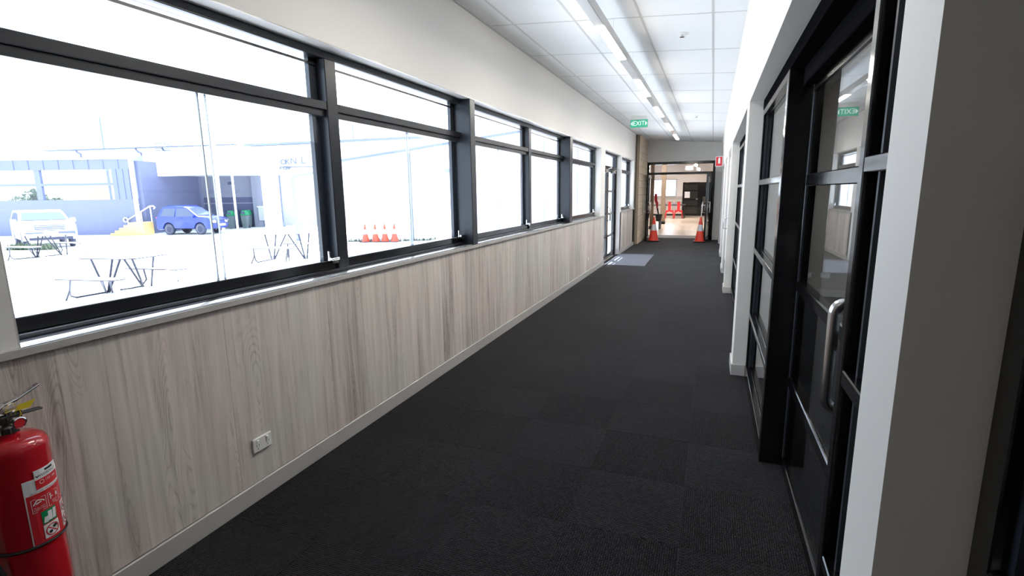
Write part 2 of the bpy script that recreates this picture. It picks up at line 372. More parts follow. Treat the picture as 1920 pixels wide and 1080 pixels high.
# glazed double door in the left wall
d1 = struct('door_1', (-2.15, 10.686, 0)); o = (-2.15, 10.686, 0)
dy0, dy1 = 10.686, 12.624; dX0, dX1 = -2.25, -2.15
m = MB(o).box(dX0, dX1, dy0, dy0+.05, 0, HEAD-.006).box(dX0, dX1, dy1-.05, dy1, 0, HEAD-.006).box(dX0, dX1, dy0+.05, dy1-.05, HEAD-.05, HEAD-.006).box(dX0, dX1, dy0+.05, dy1-.05, 1.99, 2.05)
m.build('frame', M['frame'], d1, bevel=.003)
MB(o).box(dX0, dX1+.03, dy0+.05, dy1-.05, -.005, .012).build('threshold', M['steel'], d1)
MB(o).box(-2.205, -2.199, dy0+.05, dy1-.05, 2.05, HEAD-.05).build('pane', M['glass'], d1)
for a, b in ((dy0+.055, 11.65), (11.66, dy1-.055)):
    lf = MB(o).box(-2.225, -2.175, a, a+.085, .014, 1.985).box(-2.225, -2.175, b-.085, b, .014, 1.985)
    for z0, z1 in ((.014, .10), (.485, .53), (.985, 1.035), (1.485, 1.53), (1.93, 1.985)): lf.box(-2.225, -2.175, a+.085, b-.085, z0, z1)
    L_ = lf.build('door_leaf', M['black'], d1, bevel=.003)
    for z0, z1 in ((.10, .485), (.53, .985), (1.035, 1.485), (1.53, 1.93)):
        p = MB(o).box(-2.203, -2.197, a+.085, b-.085, z0, z1).build('pane', M['glass'], L_)
    MB(o).box(-2.175, -2.10, a+.25, a+.55, 1.90, 1.965).tube((-2.13, a+.45, 1.95), (-2.09, a+.85, 2.01), .012, 6).build('door_closer', M['steel'], L_)
for yy in (11.60, 11.72):
    MB(o).path([(-2.175, yy, .86), (-2.12, yy, .86), (-2.12, yy, 1.16), (-2.175, yy, 1.16)], .012, 8).build('handle', M['steel'], d1, smooth=True)

# black control joint + block wall
tag(MB().box(-2.30, XL+.012, 15.0, 15.262, 0, 3.08).build('trim_6', M['black'], bevel=.003), kind='structure')
XBW = -1.965
bw = MB().box(-2.30, XBW-.012, 15.262, YE+.2, -.1, 3.12).build('wall_block', M['mortar']); tag(bw, kind='structure')
cw, chh = .40, .20
for r in range(16):
    z0 = r*chh; z1 = min(z0+chh-.009, zc(XBW)+.0)
    if z1 - z0 < .02: continue
    y = 15.265 - (0 if r % 2 else .2)
    while y < YE - .01:
        a, b = max(y, 15.265), min(y+cw-.009, YE)
        if b - a > .03: MB().box(XBW-.10 if a < 15.32 else XBW-.03, XBW + random.uniform(-.0015, .0015), a, b, z0, z1).build('block', M['block'], bw, bevel=.004)
        y += cw

# ceiling: raked plasterboard deck, tiles and grid
ce = MB().prism([(-2.32, zc(-2.32)+.03), (.6, zc(.6)+.03), (.6, zc(.6)+.25), (-2.32, zc(-2.32)+.25)], YB-.2, YE+.1).build('ceiling', M['ceil']); tag(ce, kind='structure')
cols = [XL, -1.80, -1.225, -.65, -.075, .20]; Y0 = 4.83 - 1.18*8
rows = [Y0 + 1.18*k for k in range(20)]
for a, b in zip(cols, cols[1:]):
    a1, b1 = a+.007, b-.007
    me = MB().prism([(a1, zc(a1)), (b1, zc(b1)), (b1, zc(b1)+.03), (a1, zc(a1)+.03)], .007, 1.173).mesh(M['ceil'])
    for y in rows:
        if y + 1.18 <= YE + .01 and y > YB-1.2: link('ceiling_tile', me, ce, (0, y, 0))
    yl = [y for y in rows if y + 1.18 <= YE + .01][-1] + 1.18
    if YE - yl > .05: MB().prism([(a1, zc(a1)), (b1, zc(b1)), (b1, zc(b1)+.03), (a1, zc(a1)+.03)], yl+.007, YE).build('ceiling_tile', M['ceil'], ce)
g = MB()
for x in cols[1:-1]: g.prism([(x-.009, zc(x)-.003), (x+.009, zc(x)-.003), (x+.009, zc(x)+.02), (x-.009, zc(x)+.02)], YB, YE)
for y in rows: g.prism([(XL, zc(XL)-.002), (.2, zc(.2)-.002), (.2, zc(.2)+.02), (XL, zc(XL)+.02)], y-.009, y+.009)
g.prism([(XL, zc(XL)-.012), (XL+.022, zc(XL)-.012), (XL+.022, zc(XL)+.02), (XL, zc(XL)+.02)], YB, 15.03)
g.build('ceiling_grid', M['tbar'], ce)

# right wall: header over the glazed bays (leans in slightly), piers, pieces between the far doors
BH = 2.155
w = MB().prism([(XR, BH), (.60, BH), (.60, 3.2), (.178, 3.2), (.180, 2.92)], YB, YE)
w.box(XR, .34, .74, .88, 0, BH); w.box(XR, .34, 4.45, 4.75, 0, BH); w.box(XR, .34, 8.15, 8.50, 0, BH)
for a, b in ((10.2, 10.9), (12.7, 13.6), (15.9, YE)): w.box(XR, .34, a, b, 0, BH)
wr = w.build('wall_right', M['wall']); tag(wr, kind='structure')
m = MB()
for a, b in ((4.45, 4.75), (8.15, 8.50), (10.2, 10.9), (12.7, 13.6), (15.9, YE)):
    m.box(XR-.012, .322, a-.012, b+.012, 0, .094)
tag(m.build('baseboard_right', M['skirting'], bevel=.003), kind='structure')

GX = .32
def glazed(n, y0, y1, posts, leaf=None):
    """recessed black glazed screen: front faces at GX; posts are (y0, y1); leaf sits back at .43"""
    r = struct('window_%d' % n, (GX, y0, 0)); o = (GX, y0, 0)
    MB(o).box(GX, GX+.14, y0, y1, 2.082, BH).build('head_rail', M['matt'], r, bevel=.003)
    ys = [y0] + [v for p in posts for v in p] + [y1]
    for a, b in posts: MB(o).box(GX, GX+.14, a, b, 0, 2.082).build('post', M['black'], r, bevel=.003)
    for i in range(0, len(ys), 2):
        a, b = ys[i], ys[i+1]
        if leaf and abs(a - leaf[0]) < .1: continue
        for p_, q_, at_post in ((a, a+.045, a != y0), (b-.045, b, b != y1)):
            MB(o).box(GX+(.034 if at_post else .003), GX+.08, p_, q_, 0, 2.082).build('stile', M['black'], r, bevel=.002)
        for z0, z1 in ((0, .10), (.51, .545), (1.02, 1.06), (1.535, 1.572), (2.04, 2.082)):
            MB(o).box(GX+.001, GX+.033, a+(.045 if a == y0 else 0), b-(.045 if b == y1 else 0), z0, z1).box(GX+.033, GX+.075, a+.045, b-.045, z0, z1).build('glazing_bar', M['black'], r, bevel=.003)
        bd = MB(o)
        for z0, z1 in ((.10, .51), (.545, 1.02), (1.06, 1.535), (1.572, 2.04)):
            MB(o).box(GX+.038, GX+.044, a+.045, b-.045, z0, z1).build('pane', M['door_glass'], r)
            bd.box(GX+.020, GX+.036, b-.059, b-.045, z0, z1).box(GX+.020, GX+.036, a+.045, a+.059, z0, z1)
        bd.build('glazing_bead', M['bead'], r)
    return r
glazed(5, .88, 4.45, [(1.43, 1.472), (2.99, 3.065)], leaf=(1.472, 2.99))
glazed(6, 4.75, 8.15, [(5.4, 5.475), (6.9, 6.975)])
glazed(7, -2.8, .74, [(-1.0, -.925)])
# sliding leaf of the near bay
dl = struct('door_2', (.43, 2.986, 0), .010); o = (.43, 2.986, 0); a, b = 1.476, 2.986; LX0, LX1 = .424, .470
MB(o).box(LX0-.04, LX1+.02, a, b, 1.998, 2.081).build('leaf_head', M['matt'], dl, bevel=.003)
lf = MB(o).box(LX0, LX1, a, a+.10, .012, 1.995).box(LX0, LX1, b-.045, b, .012, 1.995)
lf.build('stile', M['black'], dl, bevel=.003)
for z0, z1 in ((.012, .075), (.475, .53), (.985, 1.04), (1.515, 1.572), (1.955, 1.995)):
    MB(o).box(LX0, LX1, a+.10, b-.045, z0, z1).build('glazing_bar', M['black'], dl, bevel=.004)
bd = MB(o)
for z0, z1 in ((.075, .475), (.53, .985), (1.04, 1.515), (1.572, 1.955)):
    MB(o).box(.431, .436, a+.10, b-.045, z0, z1).build('pane', M['door_glass'], dl)
    bd.box(.4255, .430, b-.060, b-.045, z0, z1)
bd.build('glazing_bead', M['bead'], dl)
hp = [(.44, 1.84, 1.150)]
for k in range(7): w_ = PI/2*k/6; hp.append((.40-.035*math.sin(w_), 1.84, 1.115+.035*math.cos(w_)))
for k in range(7): w_ = PI/2*k/6; hp.append((.40-.035*math.cos(w_), 1.84, .835-.035*math.sin(w_)))
hp.append((.44, 1.84, .80))
MB(o).path(hp, .0175, 16).build('pull_handle', M['handle'], dl, smooth=True)['label'] = 'long brushed steel D shaped pull handle'

# white doors along the far right wall
for n, (a, b) in enumerate(((8.5, 10.2), (10.9, 12.7), (13.6, 15.9))):
    r = struct('door_%d' % (3+n), (XR+.05, a, 0)); o = (XR+.05, a, 0); mid = (a+b)/2
    MB(o).box(XR+.012, .34, a, a+.04, 0, BH).box(XR+.012, .34, b-.04, b, 0, BH).box(XR+.012, .34, a+.04, b-.04, 2.08, BH).build('frame', M['trim'], r)
    for p, q in ((a+.044, mid-.002), (mid+.002, b-.044)):
        lf = MB(o).box(XR+.035, XR+.08, p, q, .01, 2.076).build('door_leaf', M['officedoor'], r, bevel=.002)
        yy = q-.08 if q < mid+.01 else p+.08
        if n == 0 and p > mid: MB(o).path([(XR+.035, yy, .87), (XR-.03, yy, .87), (XR-.03, yy, 1.04), (XR+.035, yy, 1.04)], .011, 8).build('handle', M['steel'], lf, smooth=True)
        MB(o).box(XR+.028, XR+.035, p+.05, q-.05, .06, .30).build('kick_plate', M['steel'], lf)

# dim offices behind the glazing
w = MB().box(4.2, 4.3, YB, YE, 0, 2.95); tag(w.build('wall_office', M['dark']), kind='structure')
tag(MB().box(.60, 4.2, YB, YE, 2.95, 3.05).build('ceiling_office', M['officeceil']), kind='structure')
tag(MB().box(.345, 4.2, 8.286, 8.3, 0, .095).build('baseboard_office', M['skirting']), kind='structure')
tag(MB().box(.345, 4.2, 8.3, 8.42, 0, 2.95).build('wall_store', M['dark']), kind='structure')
t = thing('ceiling_panel_light', 'added fill light panel on the ceiling of the dim office behind the glazing', 'light', (2.4, 6.2, 2.95)); o = t.location
MB(o).box(1.8, 3.0, 5.9, 6.5, 2.935, 2.95).build('frame', M['trim'], t); MB(o).box(1.82, 2.98, 5.92, 6.48, 2.925, 2.936).build('diffuser', M['officefill'], t)  # lamp added to brighten the office wall behind the glass
for k, x in enumerate((1.31, 1.54)):
    t = thing('power_outlet', ['left one of two double outlets on the office wall behind glass', 'right one of two double outlets on the office wall behind glass'][k], 'outlet', (x, 8.3, .30), group='outlets on the office wall'); o = t.location
    MB(o).box(x-.058, x+.058, 8.29, 8.30, .264, .336).build('plate', M['plastic'], t, bevel=.003); MB(o).box(x-.035, x-.02, 8.285, 8.29, .31, .325).build('switch', M['plastic'], t); MB(o).box(x+.025, x+.04, 8.285, 8.29, .31, .325).build('switch', M['plastic'], t)
# wall behind the camera
tag(MB().box(-2.3, 4.2, YB-.15, YB, 0, 3.2).build('wall_back', M['backwall']), kind='structure')

# end wall with the double door
w = MB().box(XBW, .30, YE, YE+.15, 2.385, 3.14).box(.040, .30, YE, YE+.15, 0, 2.385)
tag(w.build('wall_end', M['wall']), kind='structure')
d = struct('door_6', (-.965, YE, 0)); o = (-.965, YE, 0)
DX0, DX1 = -1.965, .038
m = MB(o).box(DX0, DX0+.07, YE-.02, YE+.12, 0, 2.385).box(DX1-.07, DX1, YE-.02, YE+.12, 0, 2.385)
m.box(DX0+.07, DX1-.07, YE-.02, YE+.12, 2.305, 2.385).box(DX0+.07, DX1-.07, YE-.02, YE+.12, 1.995, 2.068)
m.build('frame', M['black'], d, bevel=.004)
MB(o).box(DX0+.07, DX1-.07, YE+.04, YE+.046, 2.068, 2.305).build('pane', M['glass'], d)
def leaf(hx, hy, ang, side):
    """door leaf hinged at (hx, hy) swung towards the camera"""
    e = bpy.data.objects.new('door_leaf', None); C.objects.link(e); e.parent = d; e.empty_display_size = .1
    e.location = (hx - o[0], hy - o[1], 0); e.rotation_euler = (0, 0, ang)
    Wd = .885; q = MB().box(0, .09, -.022, .022, .01, 1.985).box(Wd-.09, Wd, -.022, .022, .01, 1.985)
    for z0, z1 in ((.01, .12), (.98, 1.04), (1.90, 1.985)): q.box(.09, Wd-.09, -.022, .022, z0, z1)
    q.build('leaf_frame', M['black'], e, bevel=.003)
    MB().box(.09, Wd-.09, -.003, .003, .12, .98).box(.09, Wd-.09, -.003, .003, 1.04, 1.90).build('pane', M['door_glass'], e)
    for s in (-1, 1):
        MB().path([(Wd-.05, s*.02, .86), (Wd-.05, s*.10, .86), (Wd-.05, s*.10, 1.17), (Wd-.05, s*.02, 1.17)], .014, 8).build('pull_handle', M['steel'], e, smooth=True)
    MB().box(.10, .34, side*.022, side*.075, 1.88, 1.95).build('door_closer', M['plastic'], e)
    MB().box(Wd-.13, Wd-.02, -.03, .03, .93, 1.10).build('lock_case', M['steel'], e)
leaf(-1.885, YE-.05, math.radians(-86.5), 1)
leaf(-.045, YE-.05, math.radians(-98.0), -1)

# ------------------------------------------------------------------ room beyond
RY0, RY1 = YE+.15, 33.75
tag(MB().box(-3.6, 5, 18.6, RY1+.3, -.12, 0).build('floor_far', M['floor_tan']), kind='structure')
tag(MB().box(-2.3, .3, 17.45, 18.55, 0, .004).build('trim_7', M['rubber']), kind='structure')
tag(MB().box(-3.75, 5, RY0, RY1+.3, 3.20, 3.35).build('ceiling_far', M['ceil']), kind='structure')
w = MB().box(-3.75, -3.50, RY1, RY1+.2, 0, 3.2).box(-3.50, -2.10, RY1, RY1+.2, 2.185, 3.2).box(-3.50, -2.10, RY1, RY1+.2, 0, 1.17).box(-2.10, 5, RY1, RY1+.2, 0, 3.2)
wf = tag(w.build('wall_far', M['beige']), kind='structure')
for k in range(26):
    x = -3.6 + .3*k
    if x < -1.75: MB().box(x+.002, min(x+.298, -1.72), RY1-.015, RY1, .1, 1.165).build('wood_panel', M['wood'], wf)
tag(MB().box(-3.6, -1.72, RY1-.02, RY1, 0, .10).build('baseboard_far', M['black']), kind='structure')
tag(MB().box(-3.75, -3.6, RY0, RY1, -.45, 3.2).build('wall_west', M['beige']), kind='structure')
tag(MB().box(5, 5.2, RY0, RY1, 0, 3.2).box(.3, 5, RY0-.15, RY0, 0, 3.2).build('wall_east', M['beige']), kind='structure')
r = struct('window_8', (-2.8, RY1, 1.17)); o = (-2.8, RY1, 1.17)
m = MB(o).box(-3.5, -2.1, RY1-.02, RY1+.08, 1.17, 1.20).box(-3.5, -2.1, RY1-.02, RY1+.08, 2.155, 2.185)
for x in (-3.5, -3.0, -2.13): m.box(x, x+.03, RY1-.02, RY1+.08, 1.20, 2.155)
m.box(-3.47, -2.13, RY1, RY1+.06, 1.66, 1.68); m.build('frame', M['black'], r)
MB(o).box(-3.47, -2.13, RY1+.03, RY1+.036, 1.20, 2.155).build('pane', M['glass'], r)
r = struct('door_7', (-1.3, RY1, 0)); o = (-1.3, RY1, 0)
m = MB(o).box(-1.72, -1.64, RY1-.06, RY1, 0, 2.0).box(-.86, -.78, RY1-.06, RY1, 0, 2.0)
for z0, z1 in ((0, .12), (.55, .60), (.93, 1.0), (1.48, 1.53), (1.88, 2.0)): m.box(-1.64, -.86, RY1-.06, RY1, z0, z1)
m.build('frame', M['black'], r); MB(o).box(-1.64, -.86, RY1-.03, RY1-.02, .12, 1.88).build('pane', M['darkglass'], r)
MB(o).box(-.94, -.83, RY1-.12, RY1-.06, .97, 1.02).build('handle', M['steel'], r)
tag(MB().box(-.78, .9, RY1-.05, RY1, 0, 1.99).build('trim_8', M['black']), kind='structure')
tag(MB().box(-1.60, -1.30, RY1-.066, RY1-.062, 1.07, 1.44).build('paper_notice', M['paper']), 'white paper notice on the black glazed door beyond', 'notice')
for x0, x1, y, lb in ((-2.31, -2.18, 21.5, 'tan square post left of the red chair back, nearest the doorway'), (-2.20, -2.0, 24.9, 'tan square post with black foot standing right of the red chair back')):
    t = thing('square_post', lb, 'post', ((x0+x1)/2, y, 0), group='posts in the far room')
    MB((t.location)).box(x0, x1, y-.09, y+.09, .12, 3.2).build('shaft', M['brown'], t)
    MB((t.location)).box(x0-.02, x1+.02, y-.11, y+.11, 0, .12).build('foot', M['black'], t)
# sack trolley with a red chair back resting on it
t = thing('hand_trolley', 'black two wheeled trolley with tub carrying a red panel, behind left cone', 'trolley', (-1.97, 21.5, 0)); o = t.location
MB(o).path([(-2.09, 21.5, 1.40), (-2.05, 21.5, 1.0), (-1.96, 21.5, .55), (-1.92, 21.5, .12)], .02, 6).path([(-2.13, 21.6, 1.36), (-2.09, 21.6, 1.0), (-1.99, 21.6, .55), (-1.94, 21.6, .12)], .02, 6).build('handle_bar', M['black'], t)
MB(o).prism([(-2.09, .60), (-1.83, .60), (-1.88, .32), (-2.05, .32)], 21.35, 21.62).build('tub', M['rubber'], t)
for yy in (21.38, 21.64): MB(o).lathe([(.05, -.03), (.16, -.03), (.17, 0), (.16, .03), (.05, .03)], (-1.91, yy, .17), 18, 'x').build('wheel', M['tyre'], t)
MB(o).prism([(-2.15, 1.40), (-2.05, 1.40), (-2.03, 1.12), (-1.99, 1.05), (-2.0, .85), (-2.03, .80), (-2.08, 1.0), (-2.14, 1.12)], 21.40, 21.44).build('red_panel', M['redchair'], t)
# tall table and red metal chairs
t = thing('dining_table', 'dark topped table with thin legs behind the red chairs', 'table', (-2.3, 30.6, 0)); o = t.location
MB(o).box(-3.3, -1.40, 30.2, 31.0, .70, .755).build('tabletop', M['darkwood'], t)
for x in (-3.25, -1.47):
    for yy in (30.25, 30.95): MB(o).tube((x, yy, .70), (x + (.06 if x > -2 else -.06), yy, 0), .022, 6).build('leg', M['black'], t)
def chair(x, y, lb):
    t = thing('metal_chair', lb, 'chair', (x, y, 0), group='red metal chairs at the table'); o = t.location
    MB(o).box(x-.18, x+.18, y-.18, y+.20, .43, .46).build('seat', M['redchair'], t, bevel=.01)
    MB(o).box(x-.075, x+.075, y-.19, y-.175, .46, .92).build('back_slat', M['redchair'], t)
    MB(o).path([(x-.18, y-.17, .46), (x-.19, y-.19, .80), (x-.14, y-.19, .91), (x+.14, y-.19, .91), (x+.19, y-.19, .80), (x+.18, y-.17, .46)], .010, 6).build('back_frame', M['rubber'], t)
    for sx in (-1, 1):
        for sy in (-1, 1):
            MB(o).prism([(x+sx*.17-.03, .44), (x+sx*.17+.03, .44), (x+sx*.215+.012, 0), (x+sx*.215-.012, 0)], y+sy*.16-.015, y+sy*.16+.015).build('leg', M['redchair'], t)
    MB(o).prism([(x-.17, .44), (x+.17, .44), (x+.11, .34), (x, .40), (x-.11, .34)], y-.18, y-.165).build('apron', M['redchair'], t)
chair(-2.17, 30.0, 'red metal chair half hidden beside the tan post')
chair(-1.70, 30.0, 'red metal chair nearest the end of the dark table')
t = thing('side_stand', 'small grey steel stand in front of the black panel beyond the doorway', 'stand', (-.35, 33.2, 0)); o = t.location
MB(o).box(-.60, -.10, 33.0, 33.4, .62, .66).build('top', M['galv'], t)
for x in (-.57, -.13):
    for yy in (33.03, 33.37): MB(o).box(x-.02, x+.02, yy-.02, yy+.02, 0, .62).build('leg', M['galv'], t)
tag(MB().box(-.55, -.12, 33.05, 33.35, .66, 1.15).build('dark_box', M['darkwood'], bevel=.02), 'dark brown box standing on the grey steel stand', 'box')
for k, (x, y) in enumerate(((-3.4, 24.0), (-2.6, 29.0), (1.2, 23.0))):
    t = thing('ceiling_panel_light', ['flat panel light nearest the left post in the far room', 'flat panel light above the table in the far room', 'flat panel light on the right of the far room'][k], 'light', (x, y, 3.2), group='panel lights in the far room'); o = t.location
    MB(o).box(x-.62, x+.62, y-.32, y+.32, 3.185, 3.20).build('frame', M['trim'], t); MB(o).box(x-.6, x+.6, y-.3, y+.3, 3.175, 3.186).build('diffuser', M['roomlamp'], t)
for k, (x, y, z) in enumerate(((-.93, 25.5, 2.80), (-.86, 28.0, 2.72), (-.80, 30.5, 2.62))):
    t = thing('pendant_light', ['small round pendant light nearest the doorway', 'small round pendant light, middle of the three', 'small round pendant light farthest from the doorway'][k], 'light', (x, y, 3.2), group='round pendants in the far room'); o = t.location
    MB(o).tube((x, y, 3.2), (x, y, z+.08), .008, 6).build('cord', M['black'], t); MB(o).lathe([(.02, .09), (.07, .06), (.09, 0), (.02, -.03)], (x, y, z), 14).build('globe', M['roomlamp'], t, smooth=True)
t = thing('hanging_sign', 'pale blank sign panel hanging from the far room ceiling', 'sign', (-1.30, 31, 3.2)); o = t.location
MB(o).box(-1.50, -1.08, 31.0, 31.02, 2.62, 2.86).build('panel', M['trim'], t); [MB(o).tube((x, 31.01, 2.86), (x, 31.01, 3.2), .006, 5).build('wire', M['galv'], t) for x in (-1.46, -1.12)]

# ------------------------------------------------------------------ corridor fittings
LX = -.882
t = thing('linear_pendant_light', 'long slim white linear light hanging below the corridor ceiling', 'light', (LX, 4.6, 2.93)); o = t.location
MB(o).box(LX-.037, LX+.037, -2.4, 14.0, 2.753, 2.832).build('housing', M['trim'], t, bevel=.003)
for k in (-3, -1, 0, 1, 2, 3, 4):
    y0 = 4.25 + 2.125*k
    MB(o).box(LX-.034, LX+.034, y0, y0+(1.09 if k > -3 else .42), 2.748, 2.7535).build('diffuser', M['lamp'], t)  # short diffuser behind the camera is added, its length set to light the near pier
for k in range(-6, 8):
    y = 4.83 + 1.18*k
    MB(o).tube((LX, y, 2.83), (LX, y, zc(LX)), .0011, 5).build('hanger_wire', M['steel'], t)
    MB(o).tube((LX, y, 2.832), (LX, y, 2.862), .006, 6).build('wire_clip', M['steel'], t)
for k, (x, y) in enumerate(((-.343, 5.38), (-.377, 11.17))):
    t = thing('smoke_detector', ['small white ceiling sprinkler nearest the camera', 'small white ceiling sprinkler farther down near the exit sign'][k], 'sprinkler', (x, y, zc(x)), group='ceiling sprinklers'); o = t.location; z = zc(x)
    MB(o).lathe([(.042, 0), (.042, -.006), (.03, -.012), (.012, -.014)], (x, y, z), 18).build('escutcheon', M['plastic'], t, smooth=True)
    MB(o).lathe([(.010, -.012), (.010, -.03), (.022, -.032), (.022, -.035)], (x, y, z), 12).build('head', M['steel'], t)
# exit sign
t = thing('exit_sign', 'green double arrow EXIT sign hanging from the corridor ceiling', 'sign', (-1.47, 11.2, zc(-1.47))); o = t.location
x0, x1, z0, z1 = -1.655, -1.312, 2.785, 2.935
MB(o).box(x0-.006, x1+.006, 11.20, 11.225, z0-.006, z1+.006).build('housing', M['trim'], t)
MB(o).box(x0+.01, x1-.01, 11.205, 11.22, z1+.006, zc(x0)).build('hanging_plate', M['plastic'], t)
MB(o).box(x0, x1, 11.197, 11.200, z0, z1).build('face', M['exitgreen'], t)
vs, fs = text_geo('EXIT', .125, .001, .92); xm, zm = (x0+x1)/2, (z0+z1)/2
q = MB(o).add([(xm+v.x, 11.1955-v.z, zm+v.y) for v in vs], fs)
for s in (-1, 1): q.prism([(xm+s*.165, zm), (xm+s*.125, zm+.045), (xm+s*.125, zm-.045)], 11.194, 11.197)
q.build('lettering', M['exitwhite'], t)
# extinguisher location sign
t = thing('extinguisher_sign', 'red location sign with white extinguisher symbol projecting from right wall', 'sign', (.20, 15.0, 2.13)); o = t.location
MB(o).box(.022, .205, 15.0, 15.004, 2.12, 2.375).build('plate', M['white'], t); MB(o).box(.034, .193, 14.998, 15.0, 2.132, 2.363).build('red_face', M['redflat'], t)
MB(o).prism([(.088, 2.19), (.138, 2.19), (.138, 2.30), (.128, 2.335), (.122, 2.35), (.104, 2.35), (.098, 2.335), (.088, 2.30)], 14.996, 14.998).build('symbol', M['white'], t)
MB(o).box(.185, XR, 14.99, 15.012, 2.12, 2.375).build('bracket', M['trim'], t)
# outlets
def outlet(y, z, lb, double=True, group=None):
    t = thing('power_outlet', lb, 'outlet', (XL, y, z)); o = t.location; wd = .058 if double else .036
    MB(o).box(XL, XL+.011, y-wd, y+wd, z-.036, z+.036).build('plate', M['plastic'], t, bevel=.003)
    for dy in ((-.03, .03) if double else (0,)):
        MB(o).box(XL+.010, XL+.0165, y+dy-.0095, y+dy+.0055, z+.010, z+.026).build('switch', M['plastic'], t, bevel=.002)
        q = MB(o)
        for a, b, s in ((-.008, -.002, .3), (.006, -.002, -.3), (-.001, -.018, 0)):
            q.box(XL+.0105, XL+.0116, y+dy+a-.0012, y+dy+a+.0012, z+b-.005, z+b+.005)
        q.build('socket_slots', M['slot'], t)
outlet(1.805, .284, 'white double power outlet low on the wood panelling near the extinguisher')
outlet(9.2, .29, 'white small power outlet low on the wood panelling near the glazed side door', False)
t = thing('light_switch', 'small white light switch on the sandy block wall', 'switch', (XBW, 16.3, 1.03)); o = t.location
MB(o).box(XBW+.002, XBW+.012, 16.265, 16.335, .975, 1.09).build('plate', M['plastic'], t, bevel=.003); MB(o).box(XBW+.011, XBW+.017, 16.29, 16.31, 1.02, 1.045).build('rocker', M['plastic'], t)
# entrance mat
tag(MB().prism([(-2.04, 10.69), (-1.86, 10.67), (-1.215, 10.67), (-1.235, 12.71), (-2.04, 12.66)], 0, .009, 'z').build('entrance_mat', M['mat']), 'grey entrance mat on the carpet in front of the glazed side door', 'mat')
# cones
def cone(name, x, y, z, h, lb, grp):
    t = thing(name, lb, 'cone', (x, y, z), group=grp); o = t.location; s = h/.73
    def R(u): return (.150*(1-u) + .022*u)*s
    hs = [.03*s, .40*s, .585*s, .73*s]
    MB(o).box(x-.185*s, x+.185*s, y-.185*s, y+.185*s, z, z+.03*s).build('base', M['rubber'], t, bevel=.01*s)
    pr = lambda a, b, n=4: [(R((a+(b-a)*i/n)/(.73*s)), z + a+(b-a)*i/n) for i in range(n+1)]
    c0 = [(R(0)*1.06, z+.03*s), (R(0)*1.06, z+.042*s)] + pr(.045*s, .33*s)
    MB(o).lathe(c0, (x, y, 0), 24).build('body', M['orange'], t, smooth=True)
    MB(o).lathe(pr(.515*s, .73*s), (x, y, 0), 24).build('tip', M['orange'], t, smooth=True)
    MB(o).lathe(pr(.33*s, .515*s), (x, y, 0), 24).build('reflective_band', M['reflect'], t, smooth=True)
    return t
c1 = cone('traffic_cone', -1.615, 16.25, 0, .73, 'orange traffic cone with silver band left of the open doorway', 'cones at the doorway')
dup(c1, (-.285, 16.25, 0), label='orange traffic cone with silver band right of the open doorway')

# ------------------------------------------------------------------ fire extinguisher
EX, EY, ER = -1.957, .820, .087
fe = thing('fire_extinguisher', 'red fire extinguisher with printed label hanging on the wood panelling', 'extinguisher', (EX, EY, .22)); o = fe.location
prof = [(.02, .22), (.075, .222), (ER, .24)] + [(ER, .24+.52*i/6) for i in range(1, 6)] + [(ER, .745)]
for k in range(9): w_ = PI/2*k/8; prof.append((.046+(ER-.046)*math.cos(w_)**.8, .752+.040*math.sin(w_)**.9))
prof += [(.026, .80), (.026, .815)]
MB(o).lathe(prof, (EX, EY, 0), 40).build('cylinder', M['red'], fe, smooth=True)
MB(o).lathe([(.030, .808), (.030, .826), (.022, .830), (.020, .872), (.012, .876)], (EX, EY, 0), 20).build('valve', M['brass'], fe, smooth=True)
MB(o).box(EX-.018, EX+.018, EY-.05, EY+.035, .838, .872).build('valve_block', M['brass'], fe, bevel=.004)
def bar(pts, hw, th): 
    m = MB(o)
    for p, q in zip(pts, pts[1:]):
        (y0, z0), (y1, z1) = p, q
        m.prism([(y0, z0), (y1, z1), (y1, z1+th), (y0, z0+th)], EX-hw+.01, EX+hw+.01, 'x')
    return m
bar([(EY-.045, .866), (EY-.005, .892), (EY+.03, .900), (EY+.088, .926)], .011, .007).build('carry_handle', M['chrome'], fe, bevel=.002)
bar([(EY-.02, .856), (EY+.03, .853), (EY+.085, .850)], .011, .006).build('squeeze_lever', M['ink'], fe, bevel=.002)
g_ = MB(o).lathe([(.004, 0), (.018, 0), (.018, .016), (.015, .018), (.015, .015), (.003, .015)], (EX+.028, EY+.012, .838), 20, 'x').build('pressure_gauge', M['chrome'], fe, smooth=True)
MB(o).lathe([(.002, .0152), (.0135, .0152), (.0135, .0162), (.002, .0162)], (EX+.028, EY+.012, .838), 18, 'x').build('gauge_dial', M['redflat'], g_)
MB(o).prism([(EY+.012, .872), (EY+.05, .872), (EY+.066, .892), (EY+.024, .889)], EX+.028, EX+.0295, 'x').build('service_tag', M['yellow'], fe)
MB(o).path([(EX+.028, EY+.018, .880), (EX+.03, EY-.012, .876), (EX+.03, EY+.0, .902), (EX+.03, EY+.012, .898), (EX+.028, EY+.02, .882)], .0012, 5).path([(EX+.03, EY+.022, .878), (EX+.032, EY+.024, .86), (EX+.03, EY+.018, .85)], .0012, 5).build('tag_tie', M['yellow'], fe)
hz = [(EX+.02, EY-.05, .855), (EX+.04, EY-.10, .84), (EX+.05, EY-.125, .76), (EX+.045, EY-.12, .6), (EX+.045, EY-.115, .48), (EX+.05, EY-.10, .40)]
MB(o).path(hz, .011, 10).build('hose', M['rubber'], fe, smooth=True)
MB(o).path([(EX+.05, EY-.10, .41), (EX+.052, EY-.098, .36), (EX+.052, EY-.096, .31)], .009, 10, .014).build('nozzle', M['rubber'], fe, smooth=True)
st = [(EX+(ER+.003)*math.cos(2*PI*k/40), EY+(ER+.003)*math.sin(2*PI*k/40), .455 + .0*k) for k in range(41)]
